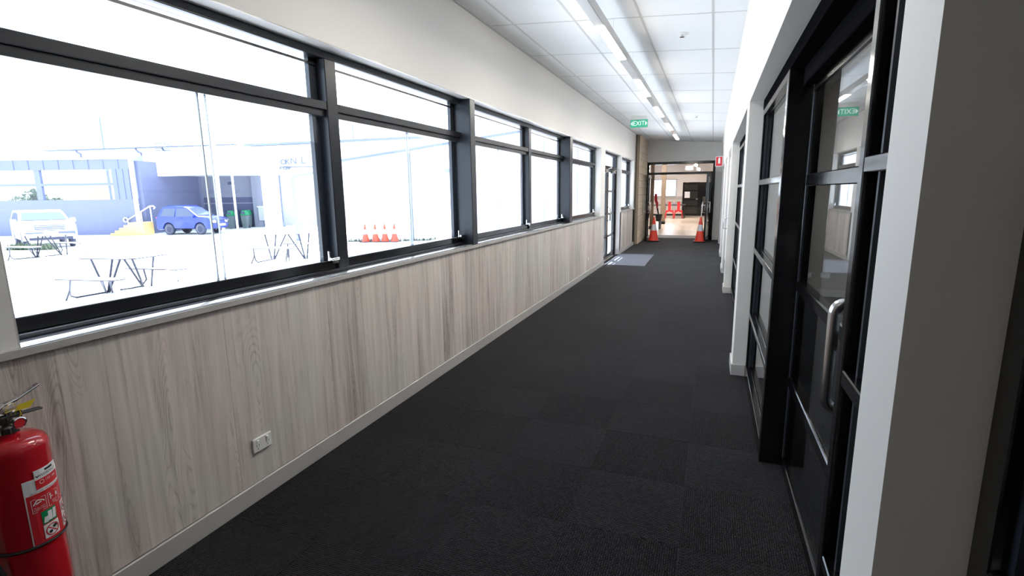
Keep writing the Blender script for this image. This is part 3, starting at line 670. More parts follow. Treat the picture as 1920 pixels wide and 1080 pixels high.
MB(o).path(st, .0045, 6).build('hose_strap', M['rubber'], fe, smooth=True)
MB(o).box(XL+.001, EX-ER+.012, EY-.02, EY+.02, .60, .85).build('wall_bracket', M['steel'], fe)
def wrap(vs, s0, z0, off):    # flat label coordinates (arc metres, metres) onto the cylinder
    return [(EX+(ER+off+v[2])*math.cos((s0+v[0])/ER), EY+(ER+off+v[2])*math.sin((s0+v[0])/ER), z0+v[1]) for v in vs]
def patch(m, s0, s1, z0, z1, off, n=10):
    vs = []; 
    for i in range(n+1):
        s = s0+(s1-s0)*i/n
        for z, dr in ((z0, 0), (z1, 0), (z1, -.0012), (z0, -.0012)): vs.append((s, z, dr))
    fs = [(4*i+j, 4*i+(j+1) % 4, 4*i+4+(j+1) % 4, 4*i+4+j) for i in range(n) for j in range(4)] + [(0, 1, 2, 3), (4*n+3, 4*n+2, 4*n+1, 4*n)]
    return m.add(wrap(vs, 0, 0, off), fs)
def disc(m, s, z, r0, r1, off, n=28):
    vs = [(s+r*math.cos(2*PI*k/n), z+r*math.sin(2*PI*k/n), 0) for r in (r0, r1) for k in range(n)]
    return m.add(wrap(vs, 0, 0, off), [(k, (k+1) % n, n+(k+1) % n, n+k) for k in range(n)])
def stroke(m, a, b, wd, off):
    a, b = Vector(a), Vector(b); n = (b-a).normalized(); p = Vector((-n.y, n.x))*wd/2
    return m.add(wrap([(*(a+p), 0), (*(b+p), 0), (*(b-p), 0), (*(a-p), 0)], 0, 0, off), [(0, 1, 2, 3)])
LS0, LS1, LZ0, LZ1 = -.030, .135, .455, .668
MB(o)
patch(MB(o), LS0, LS1, LZ0, LZ1, .0014).build('label_border', M['white'], fe)
patch(MB(o), LS0+.003, LS1-.003, LZ0, LZ1-.048, .0020).build('label_ground', M['redflat'], fe)
ms = patch(MB(o), LS0+.030, LS0+.108, LZ1-.038, LZ1+.024, .0024).build('service_sticker', M['white'], fe)
patch(MB(o), LS0+.030, LS0+.108, LZ1-.036, LZ1-.006, .0030).build('sticker_band', M['redflat'], ms)
vs, fs = text_geo('WORMALD', .0118, 0, .98); q = MB(o).add(wrap(vs, LS0+.071, LZ1+.004, .0038), fs)
for k in range(18): patch(q, LS0+.060+.0016*k, LS0+.0608+.0016*k, LZ1+.013, LZ1+.019, .0034, 1)
q.add(wrap([(-.006, .004, 0), (0, -.003, 0), (.006, .004, 0), (.002, .004, 0), (0, .001, 0), (-.002, .004, 0)], LS0+.037, LZ1+.003, .0034), [(0, 1, 2, 3, 4, 5)])
vs, fs = text_geo('ABE POWDER TYPE FIRE EXTINGUISHER', .0062, 0, .9); q.add(wrap(vs, LS0+.062, LZ1-.043, .0034), fs)
tag(q.build('black_lettering', M['ink'], fe), kind='stuff')
q = MB(o); vs, fs = text_geo('133 166', .0115, 0); q.add(wrap(vs, LS0+.074, LZ1-.015, .0042), fs); disc(q, LS0+.046, LZ1-.016, .005, .0062, .0040)
def frame_box(m, s0, s1, z0, z1, wd, off):
    for a, b in (((s0, z0), (s1, z0)), ((s1, z0), (s1, z1)), ((s1, z1), (s0, z1)), ((s0, z1), (s0, z0))): stroke(m, a, b, wd, off)
for s in (.012, .054, .096): frame_box(q, LS0+s, LS0+s+.036, LZ0+.108, LZ0+.150, .0012, .0034)
vs, fs = text_geo('PULL OUT\nSAFETY PIN', .0062, 0); q.add(wrap(vs, LS0+.030, LZ0+.118, .0034), fs)
vs, fs = text_geo('AIM AT\nBASE', .0062, 0); q.add(wrap(vs, LS0+.074, LZ0+.118, .0034), fs)
vs, fs = text_geo('SQUEEZE', .0055, 0); q.add(wrap(vs, LS0+.114, LZ0+.118, .0034), fs)
for a, b in (((.016, .132), (.026, .146)), ((.026, .146), (.038, .142)), ((.038, .142), (.044, .136)), ((.022, .134), (.036, .138))): stroke(q, (LS0+a[0], LZ0+a[1]), (LS0+b[0], LZ0+b[1]), .0035, .0034)
for a, b in (((.062, .128), (.062, .140)), ((.062, .138), (.070, .135)), ((.080, .130), (.083, .144)), ((.083, .144), (.086, .130))): stroke(q, (LS0+a[0], LZ0+a[1]), (LS0+b[0], LZ0+b[1]), .003, .0034)
disc(q, LS0+.062, LZ0+.144, .0002, .003, .0034)
for zz in (.012, .056): patch(q, LS0+.094, LS0+.130, LZ0+zz, LZ0+zz+.042, .0030, 4)
patch(q, LS0+.030, LS0+.074, LZ0+.012, LZ0+.056, .0030, 5)
tag(q.build('white_symbols', M['white'], fe), kind='stuff')
q = patch(MB(o), LS0+.030, LS0+.072, LZ0+.060, LZ0+.102, .0030, 5).build('green_symbol', M['green'], fe)
qq = MB(o)
for a, b, wd in (((.050, .066), (.052, .096), .012), ((.062, .066), (.066, .098), .010), ((.038, .064), (.041, .082), .011), ((.041, .082), (.046, .074), .006)): stroke(qq, (LS0+a[0], LZ0+a[1]), (LS0+b[0], LZ0+b[1]), wd, .0040)
tag(qq.build('bin_fire_symbol', M['white'], fe), kind='stuff')
qq = MB(o)
for s, z, r in ((.052, .034, .019), (.112, .033, .017), (.112, .077, .017)):
    disc(qq, LS0+s, LZ0+z, r-.003, r, .0040); stroke(qq, (LS0+s-r*.7, LZ0+z+r*.7), (LS0+s+r*.7, LZ0+z-r*.7), .003, .0044)
tag(qq.build('prohibition_ring', M['redflat'], fe), kind='stuff')
qq = MB(o)
for s, z in ((.046, .028), (.058, .040), (.112, .030), (.112, .074)): disc(qq, LS0+s, LZ0+z, .0003, .005, .0036)
stroke(qq, (LS0+.060, LZ0+.046), (LS0+.066, LZ0+.038), .003, .0036); tag(qq.build('hazard_symbol', M['ink'], fe), kind='stuff')

# ================================================================== outside
A0 = math.radians(21.025)
CU = Vector((math.cos(A0), math.sin(A0), 0)); CD = Vector((-math.sin(A0), math.cos(A0), 0))
def E(u, d, z=0): v = CU*u + CD*d; v.z = z; return v
GF = -.72      # car park level; the terrace by the building is at -.40
gp = [(-1.0, -.4), (19, -.4), (24, GF), (120, GF)]
m = MB()
vs = []; fs = []
for d_, z_ in gp:
    for u_ in (-110, 30): vs.append((u_, d_, z_))
for i in range(3): fs.append((2*i, 2*i+1, 2*i+3, 2*i+2))
n0 = len(vs); vs += [(u, d_, z-.3) for u, d_, z in vs]
for i in range(3): fs.append((n0+2*i, n0+2*i+2, n0+2*i+3, n0+2*i+1))
fs += [(0, 2, n0+2, n0), (2, 4, n0+4, n0+2), (4, 6, n0+6, n0+4), (1, n0+1, n0+3, 3), (3, n0+3, n0+5, 5), (5, n0+5, n0+7, 7), (0, n0, n0+1, 1), (6, 7, n0+7, n0+6)]
# cut to the outside of the corridor: clip at x < -2.33
gr = bmesh.new(); vv = [gr.verts.new(Matrix.Rotation(A0, 3, 'Z') @ Vector(v)) for v in vs]
for f in fs: gr.faces.new([vv[i] for i in f])
bmesh.ops.recalc_face_normals(gr, faces=gr.faces)
bmesh.ops.bisect_plane(gr, geom=gr.verts[:]+gr.edges[:]+gr.faces[:], plane_co=(-2.33, 0, 0), plane_no=(1, 0, 0), clear_outer=True)
me = bpy.data.meshes.new('ground'); gr.to_mesh(me); gr.free(); me.materials.append(M['ground'])
tag(link('ground', me), kind='structure')
tag(MB().box(-2.33, -2.30, YB, 15.0, -.5, 3.3).mesh and MB().box(-3.6, -2.33, 10.2, 13.2, -.42, -.03).build('landing', M['ground']), kind='structure')
# unseen roof overhang, added and sized to set where the sun reaches
tag(MB().box(-2.40, -2.30, YB-.3, YE, 3.12, 3.24).build('sun_eave', M['fascia']), kind='structure')

def eroot(name, lb, cat, u, d, z=GF, group=None): return thing(name, lb, cat, E(u, d, z), A0, group)
# --- navy hall with the see-through windows
uo, do = -27, 32
b = eroot('building', 'navy clad hall with two wide windows behind the white car', 'building', uo, do); o = (uo, do, GF)
L0, L1, T0 = -38.0, -22.85, 3.80
rows_ = [(1.42, 2.26), (2.42, 3.20)]; opens = [(-37.5, -28.78), (-28.44, -24.08)]
w = MB(o).box(L0, L1, do, do+.25, GF, 1.42).box(L0, L1, do, do+.25, 3.20, T0)
w.box(-24.08, L1, do, do+.25, 1.42, 3.20).box(L0, -37.5, do, do+.25, 1.42, 3.20)
w.build('wall', M['navy'], b)
for x in [L0+.9*k for k in range(1, 17)]: MB(o).box(x-.02, x+.02, do-.03, do, 3.22, T0-.02).build('cladding_rib', M['navy'], b)
for x in (-23.8, -23.4, -23.05): MB(o).box(x-.02, x+.02, do-.03, do, 1.42, 3.22).build('cladding_rib', M['navy'], b)
for (a, c) in opens:
    f = MB(o).box(a, c, do+.02, do+.2, 2.26, 2.42)
    if c < -28: f.box(c, c+.34, do+.02, do+.2, 1.42, 3.20)
    wf_ = f.build('window', M['navy'], b)
    for z0, z1 in rows_: MB(o).box(a, c, do+.10, do+.11, z0, z1).build('pane', M['glass'], wf_)
MB(o).box(L0-.1, L1+.15, do-.12, do+.4, T0, T0+.10).build('roof_edge', M['fascia'], b)
MB(o).box(L1-.05, L1+.12, do-.10, do+.06, GF, T0).build('downpipe', M['fascia'], b)
# --- main building behind: recess, fascia, upper roof
uo, do = -20, 38.5
b = eroot('building', 'pale blue grey building with deep white fascia over the entry steps', 'building', uo, do); o = (uo, do, GF)
MB(o).box(-28.5, -17.2, do, do+.3, 1.45, 4.45).build('upper_wall', M['bluegrey'], b)
MB(o).box(-28.5, -17.2, do-.02, do+.28, GF, 1.45).build('navy_band', M['navy2'], b)
MB(o).box(-28.5, -17.2, do-.05, do-.02, .98, 1.06).build('dado_rail', M['bluegrey'], b)
MB(o).box(-22.8, -22.5, 32.25, do, GF, 3.7).build('side_wall', M['navy'], b)
fz = MB(o)
fz.prism([(-23.3, 2.82), (-15.2, 2.96), (-15.05, 4.42), (-23.3, 4.35)], 33.8, 34.4)
fz.build('fascia', M['fascia'], b)
MB(o).box(-23.3, -15.1, 34.4, do, 2.95, 3.05).build('canopy_soffit', M['fascia'], b)
MB(o).box(-19.05, -18.85, 34.0, 34.25, GF, 4.9).build('column', M['fascia'], b)
MB(o).box(-18.75, -18.15, do-.35, do, GF, 4.4).build('dark_pier', M['bluegrey'], b)
MB(o).box(-18.0, -17.9, 34.1, 34.2, GF, 2.95).build('rain_pipe', M['fascia'], b)
MB(o).box(-16.0, -15.05, 33.9, 34.3, GF, 2.96).build('corner_column', M['fascia'], b)
dr = MB(o).box(-25.25, -25.12, do-.10, do-.02, -.1, 2.12).box(-24.45, -24.35, do-.10, do-.02, -.1, 2.0).box(-23.70, -23.58, do-.10, do-.02, -.1, 2.12).box(-25.12, -23.70, do-.10, do-.02, 2.0, 2.12).build('door_frame', M['navy2'], b)
MB(o).box(-25.12, -24.45, do-.06, do-.03, -.1, 2.0).build('door_glazing', M['galv'], dr)
MB(o).box(-24.35, -23.70, do-.08, do-.04, -.1, 2.0).build('door_panel', M['navy2'], dr)
for x0, x1, z0, z1 in ((-24.08, -23.66, 1.62, 1.98), (-24.28, -23.84, 1.0, 1.36)): MB(o).box(x0, x1, do-.10, do-.08, z0, z1).build('notice', M['paper'], b)
MB(o).box(-20.55, -20.1, do-.12, do-.02, 2.35, 2.55).build('wall_light', M['navy2'], b)
MB(o).box(-26.0, -14.5, 40.0, 46, GF, 5.0).build('upper_block', M['fascia'], b)
MB(o).box(-34.5, -26.0, 40.0, 46, 3.9, 5.0).build('upper_roof', M['fascia'], b)
for x in (-34.2, -30.2): MB(o).box(x-.1, x+.1, 42, 42.2, GF, 3.9).build('roof_post', M['fascia'], b)
MB(o).prism([(-34.6, 4.98), (-20.5, 5.26), (-20.5, 5.34), (-34.6, 5.06)], 39.7, 40.2).build('gutter', M['linegrey'], b)
for x in (-32.4, -27.9, -25.9): MB(o).path([(x, 39.8, 5.1), (x+.25, 39.7, 4.85), (x+.5, 39.65, 4.75), (x+.55, 39.65, 4.2)], .07, 6).build('downpipe', M['linegrey'], b)
lv = MB(o)
for k in range(5):
    for a_, c_ in ((-26.3, -25.75), (-25.65, -25.15)): lv.box(a_, c_, 39.55, 39.6, 4.90+.13*k, 4.95+.13*k)
lv.build('vent_louvre', M['linegrey'], b)
MB(o).prism([(-20.7, 5.34), (-4.2, 5.86), (-4.2, 6.02), (-20.7, 5.50)], 41.6, 42.2).build('ridge_gutter', M['linegrey'], b)
MB(o).prism([(-20.5, GF), (-4, GF), (-4, 5.86), (-20.5, 5.36)], 42.2, 46).build('rear_wall', M['whitewall'], b)
# side wall with the raised letters
MB(o).box(-17.6, -13.0, 40.0, 40.3, GF, 4.9).build('letter_wall', M['whitewall'], b)
lt = MB(o)
for ch, x, z, sz in (('O', -17.05, 3.98, .55), ('K', -16.72, 4.00, .60), ('N', -16.28, 4.04, .66), ('L', -15.55, 4.10, .80)):
    vs, fs = text_geo(ch, sz, .02); lt.add([(x+v.x, 39.95-v.z, z+v.y) for v in vs], fs)
lt.build('lettering', M['linegrey'], b); lt = MB(o)
vs, fs = text_geo('A CEIP', .34, .02, .9); lt.add([(-16.95+v.x, 39.95-v.z, 3.55+v.y) for v in vs], fs)
lt.build('small_lettering', M['linegrey'], b)
MB(o).box(-17.2, -13.2, 39.9, 40.0, 3.60, 3.66).build('letter_rail', M['linegrey'], b)
# steps and handrail
s_ = eroot('entry_steps', 'flight of yellow edged concrete steps beside the blue car', 'steps', -22.8, 31.4); o = (-22.8, 31.4, GF)
for k in range(5):
    MB(o).box(-23.87+.28*k, -21.85, 30.95, 31.85, GF+.155*k, GF+.155*(k+1)).build('step', M['step'], s_)
h = eroot('handrail', 'white tubular handrail rising along the yellow steps', 'handrail', -23.2, 31.9); o = (-23.2, 31.9, GF)
ring = [(-23.55+.13*math.cos(t_), 31.9, .18+.13*math.sin(t_)) for t_ in [PI*.5+PI*2*k/12 for k in range(13)]]
MB(o).path([(-23.38, 31.9, .20), (-21.98, 31.9, .98), (-21.75, 31.9, 1.0), (-21.66, 31.9, .9), (-21.75, 31.9, .82)], .035, 8).path(ring, .035, 8).build('rail', M['fascia'], h, smooth=True)
for x, z0, z1 in ((-23.42, GF, .2), (-22.55, GF+.5, .66), (-21.95, GF+.6, .96)): MB(o).tube((x, 31.9, z0), (x, 31.9, z1), .03, 8).build('post', M['fascia'], h)

# --- cars
def hull(m, poly, hw, zb, zt, tuck, off=0, thick=None):
    def yw(z): return hw*(1 - tuck*max(0, (z-zb)/(zt-zb))) + off
    n = len(poly)
    if thick is None:
        vs = [(x, -yw(z), z) for x, z in poly] + [(x, yw(z), z) for x, z in poly]
        return m.add(vs, [tuple(range(n)), tuple(range(2*n-1, n-1, -1))] + [(i, n+i, n+(i+1) % n, (i+1) % n) for i in range(n)])
    for s in (-1, 1):
        vs = [(x, s*yw(z), z) for x, z in poly] + [(x, s*(yw(z)-thick), z) for x, z in poly]
        m.add(vs, [tuple(range(n)), tuple(range(2*n-1, n-1, -1))] + [(i, n+i, n+(i+1) % n, (i+1) % n) for i in range(n)])
    return m
def arch(cx, r, z0): return [(cx + r*math.cos(w), .34 + r*math.sin(w)) for w in [math.radians(a) for a in range(-8, 189, 14)] if .34 + r*math.sin(w) >= z0-.05]
def car(name, lb, loc, rz, prof_top, xr, xf, bz, paint, hw, zb, zt, sides, wind, rear, wr, extra):
    t = thing(name, lb, 'car', loc, rz)
    poly = prof_top + [(xf+.45, bz)] + arch(xf, wr+.06, bz) + arch(xr, wr+.06, bz) + [(xr-.42, bz)]
    hull(MB(), poly, hw, zb, zt, .20).build('body', M[paint], t, bevel=.025, smooth=True)
    hull(MB(), [(xr-.35, bz-.02), (xf+.35, bz-.02), (xf+.35, .72), (xr-.35, .72)], hw-.28, 5, 6, 0).build('underbody', M['tyre'], t)
    g = MB()
    for sd in sides: hull(g, sd, hw, zb, zt, .20, .008, .03)
    g.build('side_window', M['carglass'], t)
    for nm_, seg in (('windscreen', wind), ('rear_window', rear)):
        (x0, z0), (x1, z1) = seg; dx, dz = x1-x0, z1-z0; ln = math.hypot(dx, dz); nx, nz = dz/ln*.012, -dx/ln*.012
        if nm_ == 'windscreen': nx, nz = abs(nx), abs(nz)
        else: nx, nz = -abs(nx), abs(nz)
        w0 = hw*(1-.2*max(0, (z0-zb)/(zt-zb)))-.09; w1 = hw*(1-.2*max(0, (z1-zb)/(zt-zb)))-.09
        P = [(x0+nx, -w0, z0+nz), (x0+nx, w0, z0+nz), (x1+nx, w1, z1+nz), (x1+nx, -w1, z1+nz)]
        Q = [(x-nx*2, y, z-nz*2) for x, y, z in P]
        MB().add(P+Q, [(0, 1, 2, 3), (7, 6, 5, 4), (0, 4, 5, 1), (1, 5, 6, 2), (2, 6, 7, 3), (3, 7, 4, 0)]).build(nm_, M['carglass'], t)
    for x in (xr, xf):
        for s in (-1, 1):
            y = s*(hw-.11)
            wh = MB().lathe([(wr*.62, -.10), (wr*.95, -.10), (wr, -.07), (wr, .07), (wr*.95, .10), (wr*.62, .10)], (x, y, wr), 24, 'y').build('wheel', M['tyre'], t, smooth=True)
            rm = MB().lathe([(.02, s*.085), (.06, s*.095), (wr*.60, s*.085), (wr*.66, s*.104), (wr*.66, s*.06), (.02, s*.06)], (x, y, wr), 24, 'y').build('rim', M['alloy'], wh)
            q = MB()
            for k in range(5):
                a = 2*PI*k/5+.3; q.lathe([(.002, 0), (.042, 0), (.042, s*.008), (.002, s*.008)], (x+wr*.38*math.cos(a), y+s*.094, wr+wr*.38*math.sin(a)), 10, 'y')
            q.build('rim_hole', M['tyre'], rm)
    extra(t, hw); return t
def suv_extra(t, hw):
    for s in (-1, 1):
        MB().box(-1.97, -1.84, s*hw*.80-.09, s*hw*.80+.10, .78, 1.06).build('tail_lamp', M['lamp_red'], t)
        MB().box(1.86, 2.01, s*hw*.72-.14, s*hw*.72+.14, .70, .84).build('headlamp', M['alloy'], t)
        MB().box(.62, .80, s*(hw+.02)-.05 if s > 0 else s*(hw+.16), s*(hw+.16) if s > 0 else s*(hw+.02)+.05, 1.02, 1.16).build('wing_mirror', M['carblue'], t, bevel=.02)
        MB().tube((-1.2, s*.58, 1.73), (.0, s*.58, 1.71), .02, 6).build('roof_rail', M['carblue'], t)
        MB().box(-.35, -.12, s*(hw-.01), s*(hw+.02), .93, .97).build('door_handle', M['carblue'], t) if s < 0 else MB().box(-.35, -.12, hw-.01, hw+.02, .93, .97).build('door_handle', M['carblue'], t)
    q = MB().path([(1.98, -.55, .30), (2.12, -.55, .45), (2.12, -.55, .78), (2.02, -.5, .86), (2.02, .5, .86), (2.12, .55, .78), (2.12, .55, .45), (1.98, .55, .30)], .035, 8)
    q.build('bull_bar', M['tyre'], t); MB().box(2.10, 2.12, -.26, .26, .50, .62).build('number_plate', M['paper'], t)
    MB().box(-1.99, -1.93, -.75, .75, .34, .52).build('rear_bumper', M['navy2'], t)
suv_top = [(-1.82, .30), (-1.93, .55), (-1.92, .98), (-1.84, 1.08), (-1.58, 1.58), (-1.45, 1.65), (-.8, 1.69), (-.1, 1.67), (.22, 1.60), (.98, 1.10), (1.70, 1.0), (1.92, .88), (1.98, .62), (1.92, .34)]
bc = car('blue_car', 'blue two door off road car with roof rails parked before the entry', E(-19.45, 31.9, GF), A0+math.radians(-4), suv_top, -1.09, 1.09, .36, 'carblue', .84, 1.0, 1.66,
    [[(-1.62, 1.12), (-.62, 1.08), (-.58, 1.56), (-1.40, 1.56)], [(-.52, 1.08), (.78, 1.10), (.20, 1.54), (-.48, 1.57)]], ((.27, 1.56), (.94, 1.14)), ((-1.82, 1.12), (-1.60, 1.54)), .34, suv_extra)
bc.scale = (.89, 1, 1.0)
def wc_extra(t, hw):
    for s in (-1, 1):
        MB().box(2.12, 2.34, s*hw*.76-.22, s*hw*.76+.20, .92, 1.06).build('headlamp', M['alloy'], t, bevel=.02)
        MB().box(.72, .94, s*(hw+.12)-.10, s*(hw+.12)+.10, 1.12, 1.32).build('wing_mirror', M['carwhite'], t, bevel=.03)
    gq = MB().box(2.33, 2.37, -.52, .52, .82, 1.08).build('grille', M['navy2'], t, bevel=.02)
    for k in range(3): MB().box(2.365, 2.38, -.5, .5, .85+.075*k, .872+.075*k).build('grille_bar', M['galv'], gq)
    MB().box(2.34, 2.39, -.86, .86, .62, .76).build('bumper_strip', M['navy2'], t)
    MB().box(2.38, 2.40, -.25, .25, .66, .76).build('number_plate', M['paper'], t)
    MB().box(2.30, 2.36, -.75, .75, .40, .52).build('lower_intake', M['tyre'], t)
wc_top = [(-2.4, .42), (-2.45, .7), (-2.40, 1.12), (-2.2, 1.62), (-1.9, 1.68), (-.2, 1.71), (.25, 1.65), (1.10, 1.22), (2.05, 1.12), (2.30, 1.02), (2.35, .62), (2.28, .40)]
car('white_car', 'large white car with dark grille parked at the left, facing right', E(-22.49, 25.0, GF), A0-math.radians(42), wc_top, -1.4, 1.45, .42, 'carwhite', .93, 1.10, 1.78,
    [[(-1.9, 1.22), (-.55, 1.22), (-.5, 1.60), (-1.75, 1.58)], [(-.45, 1.22), (.92, 1.24), (.22, 1.56), (-.40, 1.60)]], ((.30, 1.61), (1.06, 1.26)), ((-2.38, 1.16), (-2.22, 1.58)), .39, wc_extra)

# --- bins and meter box
def bin_(u, d, lb, body, lid, sc=1.0):
    t = eroot('wheelie_bin', lb, 'bin', u, d, group='bins by the navy wall')
    def fr(x, y, z0, x2, y2, z1): return ([(-x,-y,z0),(x,-y,z0),(x,y,z0),(-x,y,z0),(-x2,-y2,z1),(x2,-y2,z1),(x2,y2,z1),(-x2,y2,z1)], [(0,3,2,1),(4,5,6,7),(0,1,5,4),(1,2,6,5),(2,3,7,6),(3,0,4,7)])
    MB().add(*fr(.20, .22, .04, .27, .30, .95)).build('body', M[body], t, bevel=.02)
    MB().add(*fr(.29, .32, .95, .29, .32, 1.0)).add(*fr(.28, .31, 1.0, .17, .20, 1.32)).build('hood', M[lid], t, bevel=.03)
    MB().box(-.15, .15, -.315, -.20, 1.06, 1.22).build('opening', M['navy2'], t)
    for s in (-1, 1): MB().lathe([(.02, -.03), (.10, -.03), (.10, .03), (.02, .03)], (s*.24, .25, .10), 12, 'x').build('wheel', M['tyre'], t)
    t.scale = (.72, .78, .95); return t
bin_(-19.57, 36.5, 'grey bin with green hood, left of the green hooded bins', 'binbody', 'binlid')
bin_(-19.90, 37.9, 'dark blue bin with dark hood between green hooded bins', 'binblue', 'binblue')
bin_(-18.80, 36.9, 'grey bin with green hood standing nearest the car park', 'binbody', 'binlid')
bin_(-19.12, 38.0, 'grey bin with green hood next to the pale meter box', 'binbody', 'binlid')
bin_(-20.62, 37.6, 'dark blue bin behind the front of the blue car', 'binblue', 'binblue')
t = eroot('meter_box', 'pale grey meter box on a thin post at the right of the bins', 'cabinet', -18.1, 38.2); o = (-18.1, 38.2, GF)
MB(o).box(-18.38, -17.92, 38.05, 38.3, -.25, .72).build('cabinet', M['galv'], t, bevel=.02); MB(o).box(-18.18, -18.10, 38.15, 38.2, GF, -.25).build('post', M['greysteel'], t)
MB(o).box(-18.42, -17.88, 38.0, 38.32, .72, .78).build('lid', M['fascia'], t)
# --- near white wall with sloping top, four cones, downpipe, shelter
b = eroot('building', 'white rendered wall with sloping roof edge behind four cones', 'building', -3, 25.3); o = (-3, 25.3, GF)
MB(o).prism([(-8.0, GF), (5.3, GF), (5.3, 4.97), (-8.0, 3.05)], 25.3, 25.6).build('wall', M['whitewall'], b)
MB(o).prism([(-8.2, 3.02), (5.4, 4.98), (5.4, 5.08), (-8.2, 3.12)], 25.0, 25.8).build('roof_edge', M['linegrey'], b)
MB(o).box(-4.90, -4.74, 25.14, 25.28, GF, 3.42).build('downpipe', M['linegrey'], b)
MB(o).box(-3.10, -2.72, 25.15, 25.3, 2.48, 2.67).build('wall_light', M['greysteel'], b)
for x in (1.6, 3.2, 4.8): MB(o).box(x-.02, x+.02, 25.28, 25.30, GF, 4).build('panel_joint', M['linegrey'], b)
for k, u in enumerate((-6.95, -6.47, -6.02, -5.56)):
    lb = ['leftmost of the four orange cones outside the window', 'second from left of four orange cones outside', 'third from left of four orange cones outside', 'rightmost of the four orange cones outside the window'][k]
    if k == 0: c2 = cone('traffic_cone', *E(u, 24.7, GF), .85, lb, 'cones outside by the white wall')
    else: dup(c2, E(u, 24.7, GF), label=lb)
# weeds along the wall foot
q = MB()
for k in range(260):
    u = random.uniform(-7.9, -3.5); p = E(u, 25.1+random.uniform(-.12, .1), GF); h = random.uniform(.05, .22); a = random.uniform(0, PI)
    dx, dy = math.cos(a)*.03, math.sin(a)*.03
    q.add([(p.x-dx, p.y-dy, p.z), (p.x+dx, p.y+dy, p.z), (p.x+random.uniform(-.08, .08), p.y+random.uniform(-.08, .08), p.z+h)], [(0, 1, 2)])
tag(q.build('weeds', M['leaf']), 'low weeds growing along the foot of the white wall', 'weeds', kind='stuff')
b = eroot('shelter_frame', 'grey steel post with beam standing left of the window mullion', 'shelter', -10.7, 26.0); o = (-10.7, 26, GF)
MB(o).box(-10.76, -10.58, 25.92, 26.08, GF, 2.40).build('post', M['greysteel'], b); MB(o).box(-10.85, -10.50, 25.85, 26.15, GF, GF+.04).build('base_plate', M['greysteel'], b)
MB(o).prism([(-10.72, 2.36), (-8.6, 2.68), (-8.6, 2.80), (-10.72, 2.48)], 25.94, 26.06).build('beam', M['greysteel'], b)
b = eroot('drain_pipe', 'thin pinkish pipe standing against the far white wall', 'pipe', -16.6, 38.0); o = (-16.6, 38, GF)
MB(o).tube((-16.62, 38, GF), (-16.62, 38, 3.0), .08, 8).build('pipe', M['linegrey'], b); MB(o).box(-16.75, -16.5, 37.9, 38.1, GF, GF+.35).build('boot', M['greysteel'], b)
b = eroot('light_mast', 'thin tall mast rising behind the roof at left', 'mast', -33.5, 44); o = (-33.5, 44, GF)
MB(o).tube((-33.4, 44, 4.0), (-33.4, 44, 8.0), .10, 6, .05).tube((-33.4, 44, GF), (-33.4, 44, 4.0), .12, 6).build('pole', M['linegrey'], b)
b = eroot('light_mast', 'faint thin mast above the roofline right of the mullion', 'mast', -14.6, 50); o = (-14.6, 50, GF)
MB(o).tube((-14.6, 50, GF), (-14.6, 50, 9.2), .06, 6).build('pole', M['linegrey'], b)
# shaded white block wall seen through the side door
sw = tag(MB().box(-3.75, -2.30, YE+.01, YE+.15, -.45, 3.3).build('wall_outside', M['mortar_white']), kind='structure')
for r_ in range(18):
    x = -3.75 - (.2 if r_ % 2 else 0)
    while x < -2.36:
        a_, c_ = max(x, -3.75), min(x+.390, -2.34)
        if c_-a_ > .03: MB().box(a_, c_, YE-.005, YE+.01, -.4+.2*r_, -.210+.2*r_).build('block', M['whitewall'], sw, bevel=.003)
        x += .4
# --- trees and the red roofed house seen through the hall's windows
def tree(u, d, h, wd, lb):
    t = eroot('tree', lb, 'tree', u, d, group='trees beyond the navy hall')
    MB().tube((0, 0, 0), (0, 0, h*.6), .18, 7, .08).build('trunk', M['bark'], t)
    q = MB()
    cl = [(random.uniform(-wd, wd)*.6, random.uniform(-wd, wd)*.6, h*random.uniform(.45, .85), wd*random.uniform(.4, .65)) for _ in range(9)]
    for x, y, z, r in cl:
        for k in range(110):
            v = Vector((random.gauss(0, 1), random.gauss(0, 1), random.gauss(0, 1))).normalized()*r*random.uniform(.7, 1.0); s = random.uniform(.12, .26)
            n1 = Vector((random.uniform(-1, 1), random.uniform(-1, 1), random.uniform(-1, 1)))*s; n2 = Vector((random.uniform(-1, 1), random.uniform(-1, 1), random.uniform(-1, 1)))*s
            p = Vector((x, y, z))+v; q.add([p-n1, p+n2, p+n1, p-n2], [(0, 1, 2, 3)])
    tag(q.build('crown', M['leaf'], t), kind='stuff')
tree(-53.0, 58, 2.9, 1.5, 'tree seen at the left edge through the hall window'); tree(-50.0, 58, 2.6, 1.2, 'low bushy tree just right of the window mullion')
tree(-47.0, 62, 2.7, 1.1, 'rounded tree in the middle of the wide window'); tree(-43.0, 66, 3.0, 1.7, 'broad tree beside the red roofed house')
b = eroot('house', 'small house with red tiled roof seen through the hall window', 'house', -40.5, 56); o = (-40.5, 56, GF)
MB(o).box(-44.6, -40.6, 55, 58, GF, 1.3).build('wall', M['beige'], b); MB(o).prism([(-45.4, 1.2), (-40.0, 1.2), (-42.4, 2.55), (-42.8, 2.55)], 54.6, 58.4).build('roof', M['tileroof'], b)

